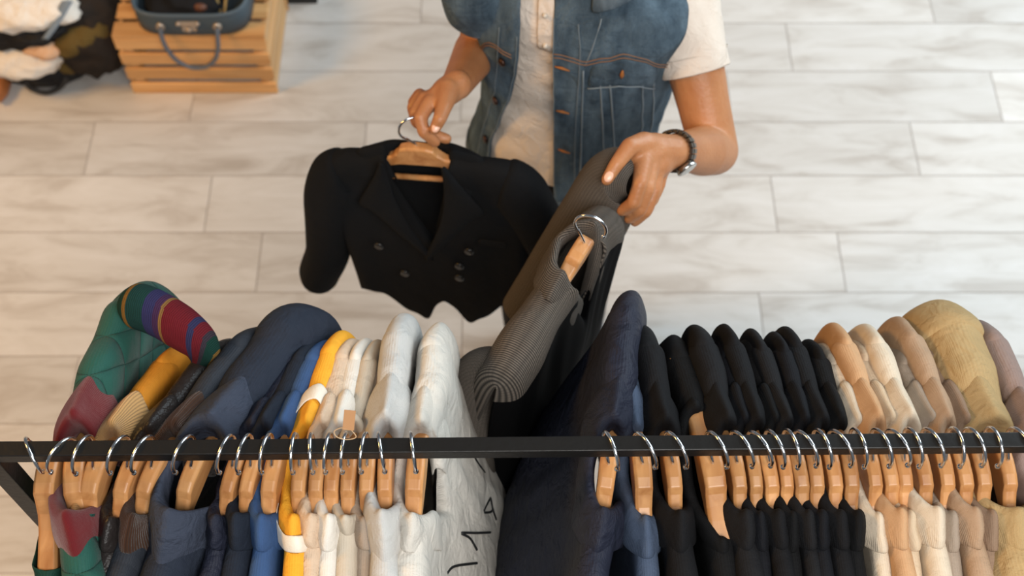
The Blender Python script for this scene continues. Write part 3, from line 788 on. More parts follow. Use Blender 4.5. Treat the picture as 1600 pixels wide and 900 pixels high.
def wr(p, amp, sd, sc=14):
    return amp * (noise.noise(p * sc + Vector((sd, 0, 0))) + .5 * noise.noise(p * sc * 2.3 + Vector((0, sd, 0))))
def clothes():
    # trousers
    bm = bmesh.new()
    for hx, kx, fx in ((.16, .165, .165), (.02, .035, .055)):
        pl = cr([(hx, 1.60, .93), (hx, 1.598, .86), (kx, 1.587, .52), (fx, 1.615, .05)], 8)
        tube(bm, pl, [lerp1(p.z, [(.05, .072), (.5, .078), (.86, .100), (.93, .098)]) for p in pl], 24)
    for v in bm.verts: v.co += Vector((0, -1, 0)) * wr(v.co, .006, 3)
    rows = [[torso_pt(z, 2 * math.pi * k / 40, .016) for z in (.82, .86, .90, .95, 1.0, 1.02)] for k in range(40)]
    grid(bm, rows, closed_u=True, cap=True)
    o = link('trousers', mesh('trousers', bm), m_trouser, man)
    r = o.modifiers.new('r', 'REMESH'); r.mode = 'VOXEL'; r.voxel_size = .008; r.use_smooth_shade = True
    s = o.modifiers.new('s', 'SMOOTH'); s.factor = .5; s.iterations = 4
    for fx in (.165, .055):
        bm = bmesh.new()
        tube(bm, cr([(fx, 1.68, .055), (fx, 1.64, .06), (fx - .008, 1.56, .052), (fx - .02, 1.48, .042), (fx - .025, 1.43, .035)], 6), [(.02 + .03 * math.sin(math.pi * min(1, i / 22) ** .7), .02 + .032 * math.sin(math.pi * min(1, i / 22) ** .7)) for i in range(25)], 18)
        for v in bm.verts: v.co.z = max(v.co.z, .004)
        link('shoe', mesh('shoe', bm), plain('shoe_leather', srgb(40, 36, 34), .5), man, True, 1)
    # shirt
    bm = bmesh.new()
    zs = [.955 + .014 * i for i in range(40)]
    rows = []
    for k in range(72):
        th = 2 * math.pi * k / 72
        row = []
        for z in zs:
            p = torso_pt(z, th, .012 + .008 * smooth01((1.15 - z) / .2))
            n = (p - Vector((torso_at(z)[0], torso_at(z)[1], z))).normalized()
            # diagonal drag folds
            q = Vector((p.x * 5 + p.z * 9, p.z * 22 - p.x * 14, p.y * 3))
            row.append(p + n * (.009 * noise.noise(q) + .004 * noise.noise(p * 22)))
        rows.append(row)
    grid(bm, rows, closed_u=True)
    sh = link('shirt', mesh('shirt', bm), m_shirt, man, True, 1, .002, 0)
    # placket
    bm = bmesh.new()
    pts = []
    for i in range(10):
        z = 1.375 + .014 * i
        c = th_for_px(z, 858, .014)
        pts.append([torso_pt(z, c + d, .021 + .001 * (1 - abs(d) / .07)) for d in (-.085, -.08, -.03, .03, .08, .085)])
    grid(bm, pts); pk = link('placket', mesh('placket', bm), m_shirt, sh, True, 0, .003, 0)
    for z in (1.39, 1.45):
        bm = bmesh.new(); ball(bm, torso_pt(z, th_for_px(z, 857, .014), .025), .005, 12); link('button', mesh('button', bm), plain('pearl_button', srgb(205, 195, 182), .3), sh)
    # sleeves
    for S_, E_, e in ((SH_L, EL_L, .50), (SH_R, EL_R, .06)):
        bm = bmesh.new()
        d = (E_ - S_)
        pl = [S_ + d * (-.26 + (e + .26) * i / 14) for i in range(15)]
        seg = 40
        fr = frames(pl)
        rows = []
        for k in range(seg):
            a = 2 * math.pi * k / seg
            row = []
            for i, p in enumerate(pl):
                t = i / 14
                r = lerp1(t, [(0, .012), (.15, .048), (.4, .066), (1, .060)]) * (1 if e > .2 else .8)
                dirv = fr[i][0] * math.cos(a) + fr[i][1] * math.sin(a)
                q = p + dirv * r
                row.append(q + dirv * ((.009 * noise.noise(Vector((math.cos(a) * 2.2 + t * 4, math.sin(a) * 2.2, t * 3))) + .003 * noise.noise(q * 40)) * (1 - .5 * t)))
            rows.append(row)
        grid(bm, rows, closed_u=True)
        link('sleeve', mesh('sleeve', bm), m_shirt, sh, True, 1, .0025, 0)
        bm = bmesh.new()
        ring = [pl[12] + (fr[12][0] * math.cos(2 * math.pi * k / 40) + fr[12][1] * math.sin(2 * math.pi * k / 40)) * .0625 for k in range(41)]
        tube(bm, ring, .0012, 6, False); link('hem_seam', mesh('hem_seam', bm), m_shirt, sh)
clothes()

def vest():
    OFF = .026
    v_root = None
    zs = [.905 + .0125 * i for i in range(50)]
    L_px = [(.90, 770), (1.02, 772), (1.10, 784), (1.2, 799), (1.30, 808), (1.38, 813), (1.5, 818)]
    R_px = [(.90, 868), (1.0, 865), (1.45, 865), (1.5, 868)]
    def shell(z, th, off=OFF):
        p = torso_pt(z, th, off + .006 * smooth01((1.05 - z) / .12))
        n = (p - Vector((torso_at(z)[0], torso_at(z)[1], z))).normalized()
        f = .0045 * noise.noise(Vector((th * 4.2, z * 7, 2))) + .0028 * noise.noise(Vector((th * 9, z * 26, 7)))
        return p + n * f
    def edges(z):
        r = th_for_px(z, lerp1(z, R_px), OFF); l = th_for_px(z, lerp1(z, L_px), OFF)
        return r, l + 2 * math.pi
    N = 96
    bm = bmesh.new()
    pts = []
    for i in range(N + 1):
        row = []
        for z in zs:
            r, l = edges(z)
            q = shell(z, r + (l - r) * i / N)
            if z < .93: # hem rises gently at the back
                pass
            row.append(q)
        pts.append(row)
    grid(bm, pts, uvs=[[(i * .011, z) for z in zs] for i in range(N + 1)])
    v = link('denim_vest', mesh('denim_vest', bm), m_denim, man, True, 1, .0035, 1)
    def strip(name, fn, ts, w, off, mat, parent, thick=.0025):
        """a band following path fn(t)->(z,th), w half width in (dz, dth)"""
        bm = bmesh.new(); pts = []
        for t in ts:
            z, th, dz, dth = fn(t)
            pts.append([shell(z + dz * k, th + dth * k, off) for k in (-1, -.5, 0, .5, 1)])
        grid(bm, pts)
        return link(name, mesh(name, bm), mat, parent, True, 1, thick, 1)
    T = [i / 24 for i in range(25)]
    ra = lambda z: edges(z)[0]; la = lambda z: edges(z)[1]
    # front facings
    strip('front_facing', lambda t: (.905 + .56 * t, ra(.905 + .56 * t) + .13, 0, .13), T, 0, OFF + .003, m_denimd, v)
    strip('front_facing', lambda t: (.905 + .50 * t, la(.905 + .50 * t) - .10, 0, .10), T, 0, OFF + .003, m_denimd, v)
    # waistband
    strip('waistband', lambda t: (.921, ra(.92) + (la(.92) - ra(.92)) * t, .016, 0), [i / 60 for i in range(61)], 0, OFF + .004, m_denimd, v)
    def stitch(name, pts, r=.0011, mat=m_stitch):
        bm = bmesh.new(); tube(bm, pts, r, 6); return link(name, mesh(name, bm), mat, v)
    def seam(f0, n=24, off=OFF + .0055): return [shell(*f0(k / n), off) for k in range(n + 1)]
    # yoke seams
    def at_px(z, px, off=OFF): return th_for_px(z, px, off, -1.6, 1.7)
    def z_at(px, py): 
        z = 1.3
        for _ in range(4): z = z_from_py(lambda zz: shell(zz, at_px(z, px), OFF), py)
        return z
    YT = [(px, z_at(px, py)) for px, py in ((866, 86), (890, 91), (915, 98), (945, 92), (975, 86), (1005, 92), (1030, 101), (1050, 100))]
    zy = lambda px: lerp1(px, YT)
    YL = [(px, z_at(px, py)) for px, py in ((740, 60), (765, 67), (785, 77), (806, 89))]
    for dz in (0, .008):
        stitch('stitching', [shell(zy(px) + dz, at_px(zy(px) + dz, px), OFF + .006) for px in range(868, 1044, 7)], .0011)
        stitch('stitching', [shell(lerp1(px, YL) + dz, at_px(lerp1(px, YL), px), OFF + .006) for px in range(744, 806, 6)], .0011)
    for side, d_ in ((0, .012), (0, .235), (1, -.012), (1, -.19)):
        stitch('edge_stitching', [shell(.935 + (.52, .46)[side] * k / 40, edges(.935 + (.52, .46)[side] * k / 40)[side] + d_, OFF + .0058) for k in range(41)], .0008, plain('pale_thread', srgb(112, 124, 132), .9))
    # vertical seams of the front panels
    pale = plain('pale_thread', srgb(112, 124, 132), .9)
    for px0, px1, z0, z1 in ((938, 945, 1.33, 1.0), (1003, 1000, 1.33, 1.05), (953, 962, 1.33, 1.0), (1020, 1014, 1.33, 1.05), (912, 905, 1.36, .93)):
        stitch('seam', [shell(z0 + (z1 - z0) * k / 20, at_px(z0 + (z1 - z0) * k / 20, px0 + (px1 - px0) * k / 20), OFF + .004) for k in range(21)], .0016, pale)
    stitch('seam', [shell(1.47 - .10 * k / 14, at_px(1.47 - .10 * k / 14, 940 - 26 * k / 14), OFF + .003) for k in range(15)], .0014, pale)
    # pocket flap
    bm = bmesh.new(); pts = []
    for i in range(15):
        t = i / 14; px = 924 + 103 * t
        zt = zy(px) - .006; zb = zt - .058 - .012 * math.sin(math.pi * t) + .004 * t
        pts.append([shell(zt + (zb - zt) * k / 5, at_px(zt, px), OFF + .0055 + .002 * math.sin(math.pi * k / 5)) for k in range(6)])
    grid(bm, pts); fl = link('pocket_flap', mesh('pocket_flap', bm), m_denim, v, True, 1, .004, 1)
    ed = [shell(zy(924 + 103 * t) - .006 - .058 - .012 * math.sin(math.pi * t) + .004 * t + .004, at_px(zy(924 + 103 * t) - .006, 924 + 103 * t), OFF + .0105) for t in [k / 20 for k in range(21)]]
    stitch('flap_stitching', ed, .0013, pale)
    c = shell(zy(977) - .040, at_px(zy(977), 977), OFF + .012)
    bm = bmesh.new(); tube(bm, [c + Vector((0, -.001, .012)), c, c + Vector((0, .001, -.010))], [.0015, .004, .0015], 8); link('buttonhole', mesh('buttonhole', bm), plain('dark_orange_thread', srgb(150, 92, 40), .7), v)
    # buttons and buttonholes
    for px, py, z in ((791, 97, 1.318), (779, 157, 1.218), (764, 217, 1.115)):
        z = z_from_py(lambda zz: shell(zz, at_px(zz, px), OFF + .006), py)
        p = shell(z, at_px(z, px), OFF + .007)
        bm = bmesh.new(); n = (p - Vector((torso_at(z)[0], torso_at(z)[1], z))).normalized()
        tube(bm, [p - n * .002, p + n * .002, p + n * .0045], [.0085, .0085, .005], 16); link('button', mesh('button', bm), m_rivet, v)
    for px, py in ((880, 105), (880, 173), (882, 235)):
        z = z_from_py(lambda zz: shell(zz, at_px(zz, px), OFF + .006), py)
        a = at_px(z, px)
        bm = bmesh.new(); tube(bm, [shell(z + .001, a - .06, OFF + .0085), shell(z, a, OFF + .0085), shell(z - .001, a + .07, OFF + .0085)], [.0012, .0028, .0012], 8)
        link('buttonhole', mesh('buttonhole', bm), MATS['dark_orange_thread'], v)
    # drop shoulders round the armholes
    for S_, E_, e in ((SH_R, EL_R, .34),):
        bm = bmesh.new(); d = E_ - S_
        pl = [S_ + d * (-.34 + (e + .34) * i / 10) for i in range(11)]
        fr = frames(pl); rows = []
        for k in range(36):
            a = 2 * math.pi * k / 36
            rows.append([p + (fr[i][0] * math.cos(a) + fr[i][1] * math.sin(a)) * (lerp1(i / 10, [(0, .004), (.08, .032), (.2, .054), (.45, .074), (1, .070)]) + .004 * noise.noise(Vector((math.cos(a) * 2, math.sin(a) * 2, i * .3)))) for i, p in enumerate(pl)])
        grid(bm, rows, closed_u=True); link('armhole', mesh('armhole', bm), m_denim, v, True, 1, .003, 0)
    # collar
    bm = bmesh.new(); pts = []
    for i in range(33):
        t = i / 32; th = .30 + (2 * math.pi - .60) * t
        e = abs(t - .5) * 2
        zb = 1.512 - .020 * e ** 3
        r = []
        for k in range(7):
            q = k / 6
            p = torso_pt(zb + .012, th, .012)
            if q < .4: pp = torso_pt(zb, th, .010) + Vector((0, 0, .06 * q / .4 * .6))
            else:
                w = (q - .4) / .6
                pp = torso_pt(zb, th, .012 + .030 * w) + Vector((0, 0, .036 - (.030 + .020 * e ** 6) * w))
            r.append(pp)
        pts.append(r)
    grid(bm, pts); link('collar', mesh('collar', bm), m_denimd, v, True, 1, .004, 1)
def z_from_py(fn, py, lo=.9, hi=1.5):
    for _ in range(40):
        m = (lo + hi) / 2
        if proj(fn(m))[1] > py: lo = m
        else: hi = m
    return (lo + hi) / 2
vest()

def watch():
    ax = (EL_L - WR_L).normalized()
    c = WR_L + ax * .012
    toc = (CAM - c).normalized()
    n0 = (toc - ax * toc.dot(ax)).normalized(); s0 = ax.cross(n0).normalized()
    w = bpy.data.objects.new('wristwatch', None); COL.objects.link(w); w.parent = man
    # bracelet of links
    bm = bmesh.new()
    n = 22; R = .0325
    for i in range(n):
        a = 2 * math.pi * i / n
        rdir = n0 * math.cos(a) + s0 * math.sin(a); tdir = -n0 * math.sin(a) + s0 * math.cos(a)
        for k, ww, hh in ((-1, .0066, .0030), (0, .0072, .0040), (1, .0066, .0030)):
            m4 = Matrix((ax, tdir, rdir)).transposed().to_4x4(); m4.translation = c + rdir * R + ax * k * .0076
            q = bmesh.ops.create_cube(bm, size=1, matrix=m4 @ Matrix.Diagonal((ww, 2 * math.pi * R / n * .86, hh * 1.6, 1)))
    bmesh.ops.bevel(bm, geom=bm.edges[:], offset=.0006, segments=1, affect='EDGES')
    link('bracelet', mesh('bracelet', bm), m_watchm, w, False)
    # case on the side of the wrist turned to lower right
    aim = P(1060, 250, 1.96)
    rdir = (aim - c); rdir = (rdir - ax * rdir.dot(ax)).normalized()
    rdir = (s0 * (1 if s0.dot(rdir) > 0 else -1) * .80 + n0 * .60).normalized()
    def disc(name, r0, prof, mat):
        bm = bmesh.new(); tube(bm, [c + rdir * (R + h) for h, _ in prof], [r for _, r in prof], 32)
        return link(name, mesh(name, bm), mat, w, True)
    disc('watch_case', 0, [(-.002, .0165), (.004, .0178), (.0062, .0172), (.0068, .0155)], plain('steel_case', srgb(190, 188, 184), .25, 1.0))
    disc('watch_dial', 0, [(.0064, .0150), (.0072, .0150), (.0076, .0120)], m_dial)
    bm = bmesh.new(); tube(bm, [c + rdir * (R + .002) + ax * .017, c + rdir * (R + .002) + ax * .0215], .0028, 12); link('crown', mesh('crown', bm), MATS['steel_case'], w)
watch()

# ------------------------------------------------------------------ black cropped jacket in the right hand
def held_jacket():
    d0 = 2.20
    A = P(494, 260, 2.25); B = P(818, 282, 2.17)        # shoulder points
    mid_ = (A + B) / 2
    ux = (B - A).normalized()
    up = Vector((0, .10, 1)); up = (up - ux * up.dot(ux)).normalized()
    wf = ux.cross(up).normalized()
    if wf.y > 0: wf = -wf
    half = (B - A).length / 2
    org = mid_ + up * .124 + ux * .010
    M = lambda u, w, z: org + ux * u + wf * w + up * z
    hg = thing('coat_hanger', 'wooden hanger with metal hook pinched in the right hand, inside the cropped black jacket', 'coat hanger', (0, 0, 0))
    Mh = M
    hanger_parts(hg, Mh, rad(150), .010, 0, half - .02, True)
    t = thing('cropped_jacket', 'cropped black double-breasted jacket held up on a hanger above the rack', 'jacket', (0, 0, 0))
    mj = fabric('deep_black_wool', srgb(17, 18, 20), 'weave', .85, .1, .25)
    def hem(u, side):
        a = abs(u)
        if side < 0: return .34
        return lerp1(a, [(0, .36), (.018, .375), (.045, .425), (.075, .40), (.13, .345), (.2, .31)])
    S = half
    garment(t, M, mj, S=S, T=.026, un=.058, dz=.004, V=.20, L=.34, seed=77, sleeve=True, sl_len=.335, collar='fall', cmat=mj, hs=.012, fall=.05, flat=.05, camax=125, near=1,
            hem=hem, pad=.012, sleeve_out=.004, flare=.075, bf=.03, bb=.01, fold=.006, sl_w=1.5, pointy=.2)
    for s in (1, -1):        # peaked lapels
        out = [(.058, -.055), (.075, -.10), (.112, -.150), (.122, -.168), (.098, -.172), (.07, -.205), (.035, -.245), (-.005, -.285)]
        inn = [(.050, -.062), (.050, -.10), (.046, -.13), (.043, -.15), (.040, -.165), (.030, -.20), (.012, -.235), (-.010, -.283)]
        bm = bmesh.new(); pts = []
        for (uo, zo), (ui, zi) in zip(out, inn):
            pts.append([M(s * (ui + (uo - ui) * k / 4), .034 + .032 * smooth01((-zo - .06) / .25) + .006 * math.sin(math.pi * k / 4) + (.002 if s > 0 else 0), zi + (zo - zi) * k / 4) for k in range(5)])
        grid(bm, pts); link('lapel', mesh('lapel', bm), mj, t, True, 1, .0025, 0)
    mb = plain('dark_button', srgb(26, 26, 26), .3)
    for u, z in ((-.085, -.24), (.085, -.235), (-.05, -.315), (.055, -.315), (.06, -.28)):
        bm = bmesh.new(); p = M(u, .078, z); tube(bm, [p, p + wf * .003, p + wf * .004], [.0085, .0085, .006], 14); link('button', mesh('button', bm), mb, t)
    bm = bmesh.new(); pts = [[M(.10 + .055 * k / 6, .064 + .003 * j, -.215 - .004 * k / 6 - .014 * j) for j in range(2)] for k in range(7)]
    grid(bm, pts); link('pocket_welt', mesh('pocket_welt', bm), mj, t, True, 1, .003, 0)
held_jacket()

# ------------------------------------------------------------------ grey knit blazer lifted off the rail
def held_blazer():
    tip = P(784, 588, 1.73); hand = P(975, 296, 1.95)
    ux = (hand - tip).normalized()
    toc = (CAM - (tip + hand) / 2).normalized()
    up = Vector((.14, .0, 1)) * .80 + toc * .34; up = (up - ux * up.dot(ux)).normalized()
    wf = ux.cross(up).normalized()
    if wf.x < 0: wf = -wf
    ln = (hand - tip).length
    S = .236
    neck = P(921, 395, 1.845)
    org = tip + ux * (S - .012) + up * .115
    M = lambda u, w, z: org + ux * (u if u < 0 else u * .56) + wf * w + up * z
    mk = fabric('grey_ribbed_knit', srgb(48, 45, 42), 'knit', .9, .12, .15, .0, srgb(108, 99, 90))
    hg = thing('coat_hanger', 'wooden hanger showing in the neck of the lifted grey blazer', 'coat hanger', (0, 0, 0))
    hanger_parts(hg, M, rad(-100), .011, 0, .20)
    t = thing('knit_blazer', 'grey ribbed knit blazer lifted off the rail by the left hand', 'blazer', (0, 0, 0))
    ml = plain('shaded_front_black', srgb(10, 10, 11), .85)  # front panel's shade put into its colour: near-black in place of knit grey
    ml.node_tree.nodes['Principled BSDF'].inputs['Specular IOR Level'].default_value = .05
    garment(t, M, mk, S=S, T=.030, un=.060, dz=.006, V=.16, L=.80, seed=88, collar='fall', hs=.024, fall=.07, flat=.06, camax=165, pad=.012, bb=.02, bf=.045, bl=.35, front_shade=ml, sleeve=(), fold=.010, sl_len=.5, sl_w=1.0, sleeve_out=.0, sl_shift=0)
    # far sleeve falling from the held shoulder
    bm = bmesh.new()
    pl = cr([P(992, 285, 1.95), P(962, 280, 1.975), P(925, 345, 2.03), P(872, 425, 2.10), P(826, 492, 2.17)], 8)
    seg = 26; fr = frames(pl); rows = []
    for k in range(seg):
        a = 2 * math.pi * k / seg
        rows.append([p + fr[q][0] * (math.cos(a) * lerp1(q / len(pl), [(0, .02), (.2, .05), (.5, .058), (1, .050)])) + fr[q][1] * (math.sin(a) * lerp1(q / len(pl), [(0, .02), (.2, .045), (1, .046)])) for q, p in enumerate(pl)])
        rows[-1] = [v + Vector((.5, .3, .8)) * .006 * noise.noise(v * 16) for v in rows[-1]]
    grid(bm, rows, closed_u=True); link('sleeve', mesh('sleeve', bm), mk, t, True, 1, .003, 0)
    bm = bmesh.new()
    pl = cr([P(808, 592, 1.76), P(778, 578, 1.79), P(752, 588, 1.83), P(738, 640, 1.89), P(730, 720, 1.95), P(730, 800, 2.04)], 8)
    tube(bm, pl, [(lerp1(i / (len(pl) - 1), [(0, .020), (.10, .029), (.2, .034), (.5, .044), (1, .046)]),) * 2 for i in range(len(pl))], 24)
    for v in bm.verts: v.co += Vector((.5, .3, .8)) * .005 * noise.noise(v.co * 18)
    link('sleeve', mesh('sleeve', bm), mk, t, True, 1)
    print('BLAZER', proj(M(0, 0, -.05)), proj(M(S, 0, -.12)), proj(M(-S, 0, -.12)), ln)
held_blazer()

# ------------------------------------------------------------------ crate, vanity case and bag heap behind
def crate():
    y0, y1, x0, x1, H_ = 2.505, 2.86, -1.17, -.722, .245
    t = thing('wooden_crate', 'slatted pine crate standing upside down on the floor under the blue case', 'crate', (0, 0, 0))
    mw = wood('pine', srgb(226, 176, 118), srgb(196, 140, 82), .5, .6, 0)
    mw2 = wood('pine_end', srgb(226, 182, 130), srgb(200, 150, 96), .5, .6, 1)
    rnd = random.Random(3)
    def plank(nm, a, m=mw):
        bm = bmesh.new(); box(bm, *a, bev=.003)
        for v in bm.verts: v.co += Vector((0, 0, 1)) * .002 * noise.noise(v.co * 30)
        link(nm, mesh(nm, bm), m, t, False)
    n = 4
    for yy in (y0, y1 - .011):
        for i in range(n):
            h = .046; g = (H_ - n * h) / (n - 1)
            plank('slat', (x0, x1, yy, yy + .011, i * (h + g), i * (h + g) + h))
    m_ = 5
    for i in range(m_):
        w_ = .058; g = (y1 - y0 - m_ * w_) / (m_ - 1)
        plank('top_slat', (x0, x1, y0 + i * (w_ + g), y0 + i * (w_ + g) + w_, H_ + .001, H_ + .012))
    for xx in (x0 + .001, x1 - .019):
        for i in range(4):
            plank('end_board', (xx, xx + .014, y0 + .012, y1 - .012, .002 + i * .0655, .002 + i * .0655 + .046), mw2)
        for yy in (y0 + .012, y1 - .04):
            xi = xx + .015 if xx < -1 else xx - .029
            plank('corner_post', (xi, xi + .028, yy, yy + .028, .002, H_ - .001), mw2)
    return t
crate()
def vanity():
    cx, cy, z0 = -.932, 2.632, .2585
    hx, hy, h = .168, .128, .082
    t = thing('vanity_case', 'open blue grey case with a metal lock standing on the wooden crate', 'case', (cx, cy, z0))
    mc = plain('blue_grey_leatherette', srgb(58, 70, 78), .55, 0, .3, 300)
    mr = plain('case_rim', srgb(74, 88, 98), .5)
    def rr(k, n, sx, sy):
        a = 2 * math.pi * k / n; e = 4.2
        s, c = math.sin(a), math.cos(a); r = (abs(s) ** e + abs(c) ** e) ** (-1 / e)
        return c * r * sx, s * r * sy
    N = 64
    bm = bmesh.new()
    prof = [(0, .0), (.9, .0), (1, .006), (1.0, .03), (1.0, h), (.96, h), (.955, .03), (.95, .008), (0, .008)]
    pts = []
    for k in range(N):
        row = []
        for f, z in prof:
            x, y = rr(k, N, hx * f, hy * f); row.append(Vector((x, y, z)))
        pts.append(row)
    grid(bm, pts, closed_u=True); link('case_body', mesh('case_body', bm), mc, t)
    bm = bmesh.new(); ring = [Vector((*rr(k, N, hx * .985, hy * .985), h)) for k in range(N + 1)]
    tube(bm, ring, .006, 8, False); link('rim', mesh('rim', bm), mr, t)
    mm = plain('nickel', srgb(190, 175, 160), .35, .8)
    fy = -hy - .002
    l = None
    bm = bmesh.new(); box(bm, -.030, .030, fy - .004, fy, .048, .066, .003); box(bm, -.022, .022, fy - .004, fy, .028, .05, .006); l = link('lock', mesh('lock', bm), mm, t, False)
    bm = bmesh.new(); ball(bm, (0, fy - .006, .036), .008, 12); link('lock_knob', mesh('lock_knob', bm), mm, l)
    for s in (-1, 1):
        bm = bmesh.new(); ball(bm, (s * .028, fy - .004, .058), .007, 12); link('lock_rivet', mesh('lock_rivet', bm), mm, l)
        bm = bmesh.new(); tube(bm, [(s * .082, fy + .002, .045), (s * .082, fy - .006, .045)], .013, 16); link('handle_mount', mesh('handle_mount', bm), mm, t)
    bm = bmesh.new()
    pl = cr([(-.082, fy - .010, .045), (-.080, fy - .024, .015), (-.074, fy - .030, -.02), (-.055, fy - .034, -.065), (-.02, fy - .036, -.092), (.02, fy - .036, -.092), (.055, fy - .034, -.065), (.074, fy - .030, -.02), (.080, fy - .024, .015), (.082, fy - .010, .045)], 6)
    tube(bm, pl, .0065, 10); link('handle', mesh('handle', bm), plain('handle_leather', srgb(92, 98, 108), .5), t)
    def lump(nm, lab, cat, c, sc, mat, sd, amp=.25, freq=9, rz=0, ry=0):
        bm = bmesh.new(); ball(bm, (0, 0, 0), 1, 40)
        for v in bm.verts:
            p = v.co.copy()
            k = 1 + amp * noise.noise(Vector((p.x * sc[0], p.y * sc[1], p.z * sc[2])) * freq * 3 + Vector((sd, 0, 0))) + amp * .8 * (.45 - abs(noise.noise(Vector((p.x * sc[0], p.y * sc[1], p.z * sc[2])) * freq * 5 + Vector((0, sd, 0)))) )
            v.co = Vector((p.x * sc[0] * k, p.y * sc[1] * k, p.z * sc[2] * k))
        o = link(nm, mesh(nm, bm), mat, None); o.location = c; o.rotation_euler = (0, ry, rz)
        return tag(o, lab, cat)
    mblk = fabric('black_felt', srgb(28, 28, 30), 'weave', .9)
    lump('folded_cap', 'crumpled black cap lying in the blue grey case', 'cap', (cx - .03, cy - .02, z0 + .055), (.11, .085, .042), mblk, 3)
    lump('leather_tab', 'small brown leather tab beside the black cap in the case', 'tab', (cx + .03, cy - .085, z0 + .072), (.02, .012, .012), plain('brown_leather', srgb(96, 58, 40), .5), 5)
    bm = bmesh.new(); tube(bm, cr([(.08, -.06, .02), (.07, -.02, .07), (.085, .05, .11), (.11, .10, .10)], 6), .004, 8); tube(bm, cr([(.09, -.07, .02), (.105, -.01, .08), (.13, .06, .10)], 6), .004, 8)
    o = link('raffia_cord', mesh('raffia_cord', bm), plain('raffia', srgb(170, 140, 84), .7), None); o.location = (cx, cy, z0); tag(o, 'yellowish cord curling out of the blue grey case', 'cord')
    return lump
lump = vanity()
def heap():
    mw = fabric('cream_fleece', srgb(232, 222, 210), 'weave', .95, .06, 1.0)
    mk = fabric('black_nylon', srgb(30, 29, 30), 'weave', .5, .1, 1.0)
    mo = fabric('olive_canvas', srgb(94, 76, 40), 'weave', .85, .1, .6)
    mdk = fabric('dark_brown_canvas', srgb(44, 37, 32), 'weave', .85, .1, .6)
    mb = fabric('beige_scarf_cloth', srgb(206, 166, 134), 'weave', .9, .06, .6)
    def G(px, py, z):      # point at height z on the pixel ray
        r = (P(px, py, 1) - CAM); return CAM + r * ((z - CAM.z) / r.z)
    lump('travel_bag', 'black soft bag lying on the floor at the front of the heap', 'bag', G(66, 104, .06), (.13, .065, .055), mk, 11, .12)
    lump('fleece_jacket', 'white fleece lying over the black bag', 'jacket', G(34, 84, .16), (.13, .085, .06), mw, 12, .14)
    lump('nylon_jacket', 'black crumpled jacket on the white fleece', 'jacket', G(34, 42, .25), (.15, .075, .05), mk, 13, .25)
    lump('sheepskin', 'cream fleece on top of the bag heap', 'fleece', G(36, 8, .32), (.15, .09, .05), mw, 14, .2)
    lump('backpack', 'dark brown backpack slumped between heap and crate', 'backpack', G(146, 40, .17), (.12, .15, .14), mdk, 15, .14)
    lump('olive_bag', 'olive canvas bag flap beside the dark backpack', 'bag', G(128, 60, .23), (.088, .042, .04), mo, 16, .10, 9, .5, -.15)
    lump('scarf', 'beige knotted scarf on the white fleece', 'scarf', G(70, 78, .225), (.055, .03, .018), mb, 17, .3, 14)
    lump('leather_shoe', 'brown shoe at the left edge below the heap', 'shoe', G(2, 128, .04), (.025, .075, .038), plain('tan_leather', srgb(170, 104, 56), .5), 18, .1)
    bm = bmesh.new()
    a = [G(105, 2, .36), G(96, 20, .34), G(84, 42, .31), G(70, 62, .28)]
    pl = cr(a, 8); pts = [[p + Vector((s * .018 * (1 - .5 * (i / len(pl))), 0, .004 * (1 - s * s))) for s in (-1, -.5, 0, .5, 1)] for i, p in enumerate(pl)]
    grid(bm, pts); tag(link('fabric_strap', mesh('fabric_strap', bm), fabric('grey_blue_webbing', srgb(128, 140, 152), 'weave', .85), None, True, 1, .004, 0), 'grey blue strap draped over the black crumpled jacket', 'strap')
    bm = bmesh.new(); pl = cr([G(40, 126, .06), G(48, 138, .03), G(72, 145, .012), G(95, 136, .03), G(104, 120, .07)], 6); tube(bm, pl, .008, 10)
    bag = bpy.data.objects['travel_bag']
    for v in bm.verts: v.co -= bag.location
    link('carry_handle', mesh('carry_handle', bm), plain('black_webbing', srgb(44, 42, 40), .7), bag)
    for px, py, sc in ((108, 104, (.04, .02, .03)), (150, 90, (.018, .02, .05))):
        lump('canvas_strap', 'olive strap end hanging at the bag heap, ' + ('wide piece' if px < 120 else 'narrow piece over the ring'), 'strap', G(px, py, .09), sc, mo, px, .1)
    bm = bmesh.new(); pl = [G(150, 114, .012) + Vector((math.cos(a) * .022, math.sin(a) * .014, 0)) for a in [2 * math.pi * k / 24 for k in range(25)]]; tube(bm, pl, .003, 8, False)
    st = bpy.data.objects['canvas_strap.001']
    for v in bm.verts: v.co -= st.location
    link('strap_ring', mesh('strap_ring', bm), plain('nickel', srgb(190, 175, 160), .35, .8), st)
heap()
def stand():
    t = thing('display_stand', 'black metal frame foot at the top edge behind the crate', 'stand', (0, 0, 0))
    x0, x1, y, = -.98, -.632, 2.86
    ms = plain('black_powder_coat', srgb(28, 28, 29), .5)
    for nm, a in (('bottom_bar', (x0, x1, y + .02, y + .05, 0, .03)), ('post', (x1 - .028, x1, y + .02, y + .05, .03, .9)), ('post', (x0, x0 + .028, y + .02, y + .05, .03, .9)), ('top_bar', (x0, x1, y + .02, y + .05, .9, .93))):
        bm = bmesh.new(); box(bm, *a, bev=.002); link(nm, mesh(nm, bm), ms, t, False)
    bm = bmesh.new(); box(bm, x0 + .028, x1 - .028, y + .03, y + .04, .03, .9); link('panel', mesh('panel', bm), plain('pale_panel', srgb(176, 182, 186), .3), t, False)
stand()

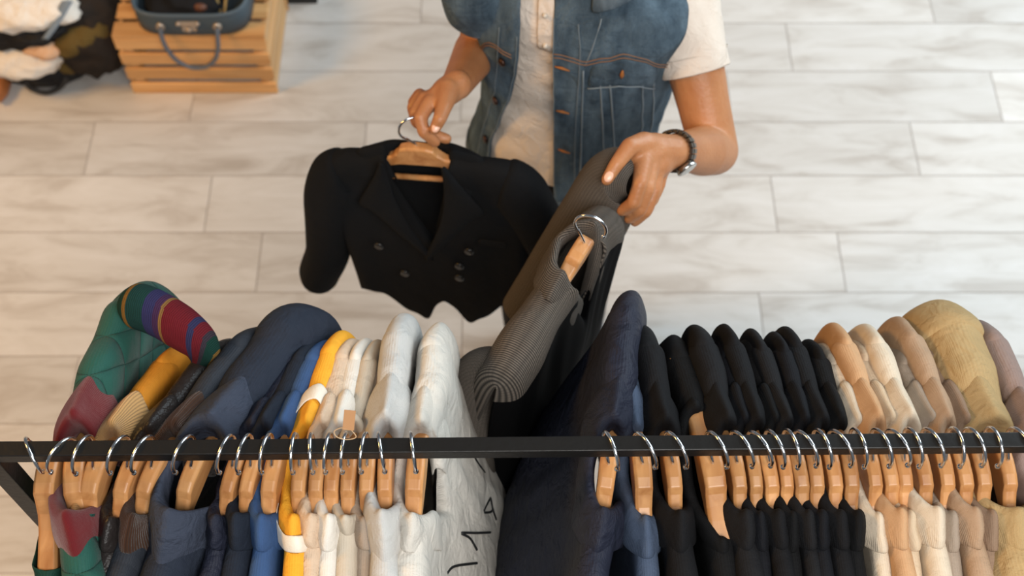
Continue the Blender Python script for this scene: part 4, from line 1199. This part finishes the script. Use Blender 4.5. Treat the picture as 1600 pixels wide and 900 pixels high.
from mathutils.bvhtree import BVHTree
def surf_hits(o, pix):
    """points of the cloth under photo pixels, so that prints lie on it"""
    bpy.context.view_layer.update()
    mw = o.matrix_world
    vs = [mw @ v.co for v in o.data.vertices]
    tr = BVHTree.FromPolygons(vs, [tuple(p.vertices) for p in o.data.polygons])
    out = []
    for px, py in pix:
        d = (P(px, py, 1) - CAM).normalized()
        h = tr.ray_cast(CAM, d)
        if h[0] is not None: out.append(h[0] - d * .0045)
    return out
def print_marks():
    coat = next(o for o in bpy.data.objects if o.get('label', '').startswith('stone coloured coat'))
    body = next(c for c in coat.children if c.name.startswith('body'))
    mk = plain('black_print', srgb(18, 18, 18), .7)
    bpy.context.view_layer.update()
    inv = coat.matrix_world.inverted()
    for L in ([(738, 708), (747, 724), (757, 738)], [(766, 778), (756, 798), (760, 801), (769, 797), (766, 778), (770, 797), (775, 812)],
              [(766, 832), (745, 833), (721, 833), (734, 841), (745, 859)], [(699, 895), (710, 885), (745, 880)]):
        h = surf_hits(body, [tuple(q)[:2] for q in cr([(a, b, 0) for a, b in L], 5)])
        if len(h) > 3:
            bm = bmesh.new(); tube(bm, [inv @ q for q in h], .0019, 6); link('printed_line', mesh('printed_line', bm), mk, coat)
print_marks()

def paper_tag():
    a, b = P(547, 641, 1.470), P(544, 672, 1.476)
    d = (b - a).normalized(); n = (CAM - a).normalized(); n = (n - d * n.dot(d)).normalized(); x = d.cross(n)
    bm = bmesh.new(); box(bm, -.0068, .0068, 0, (b - a).length, -.0006, .0006, .0003)
    bmesh.ops.transform(bm, matrix=Matrix((x, d, n)).transposed().to_4x4(), verts=bm.verts); bmesh.ops.translate(bm, vec=a, verts=bm.verts)
    t = tag(link('paper_tag', mesh('paper_tag', bm), plain('kraft_paper', srgb(176, 130, 88), .8), None, False), 'small brown paper tag on a string among the pale shirt collars', 'tag')
    bm = bmesh.new(); tube(bm, cr([b, b + x * .008 - d * .002, b + x * .016 + d * .003, b + x * .012 + d * .010, b + d * .012, b - x * .010 + d * .008, b - x * .004], 6), .0007, 6)
    link('string', mesh('string', bm), plain('twine', srgb(186, 156, 120), .8), t)
paper_tag()
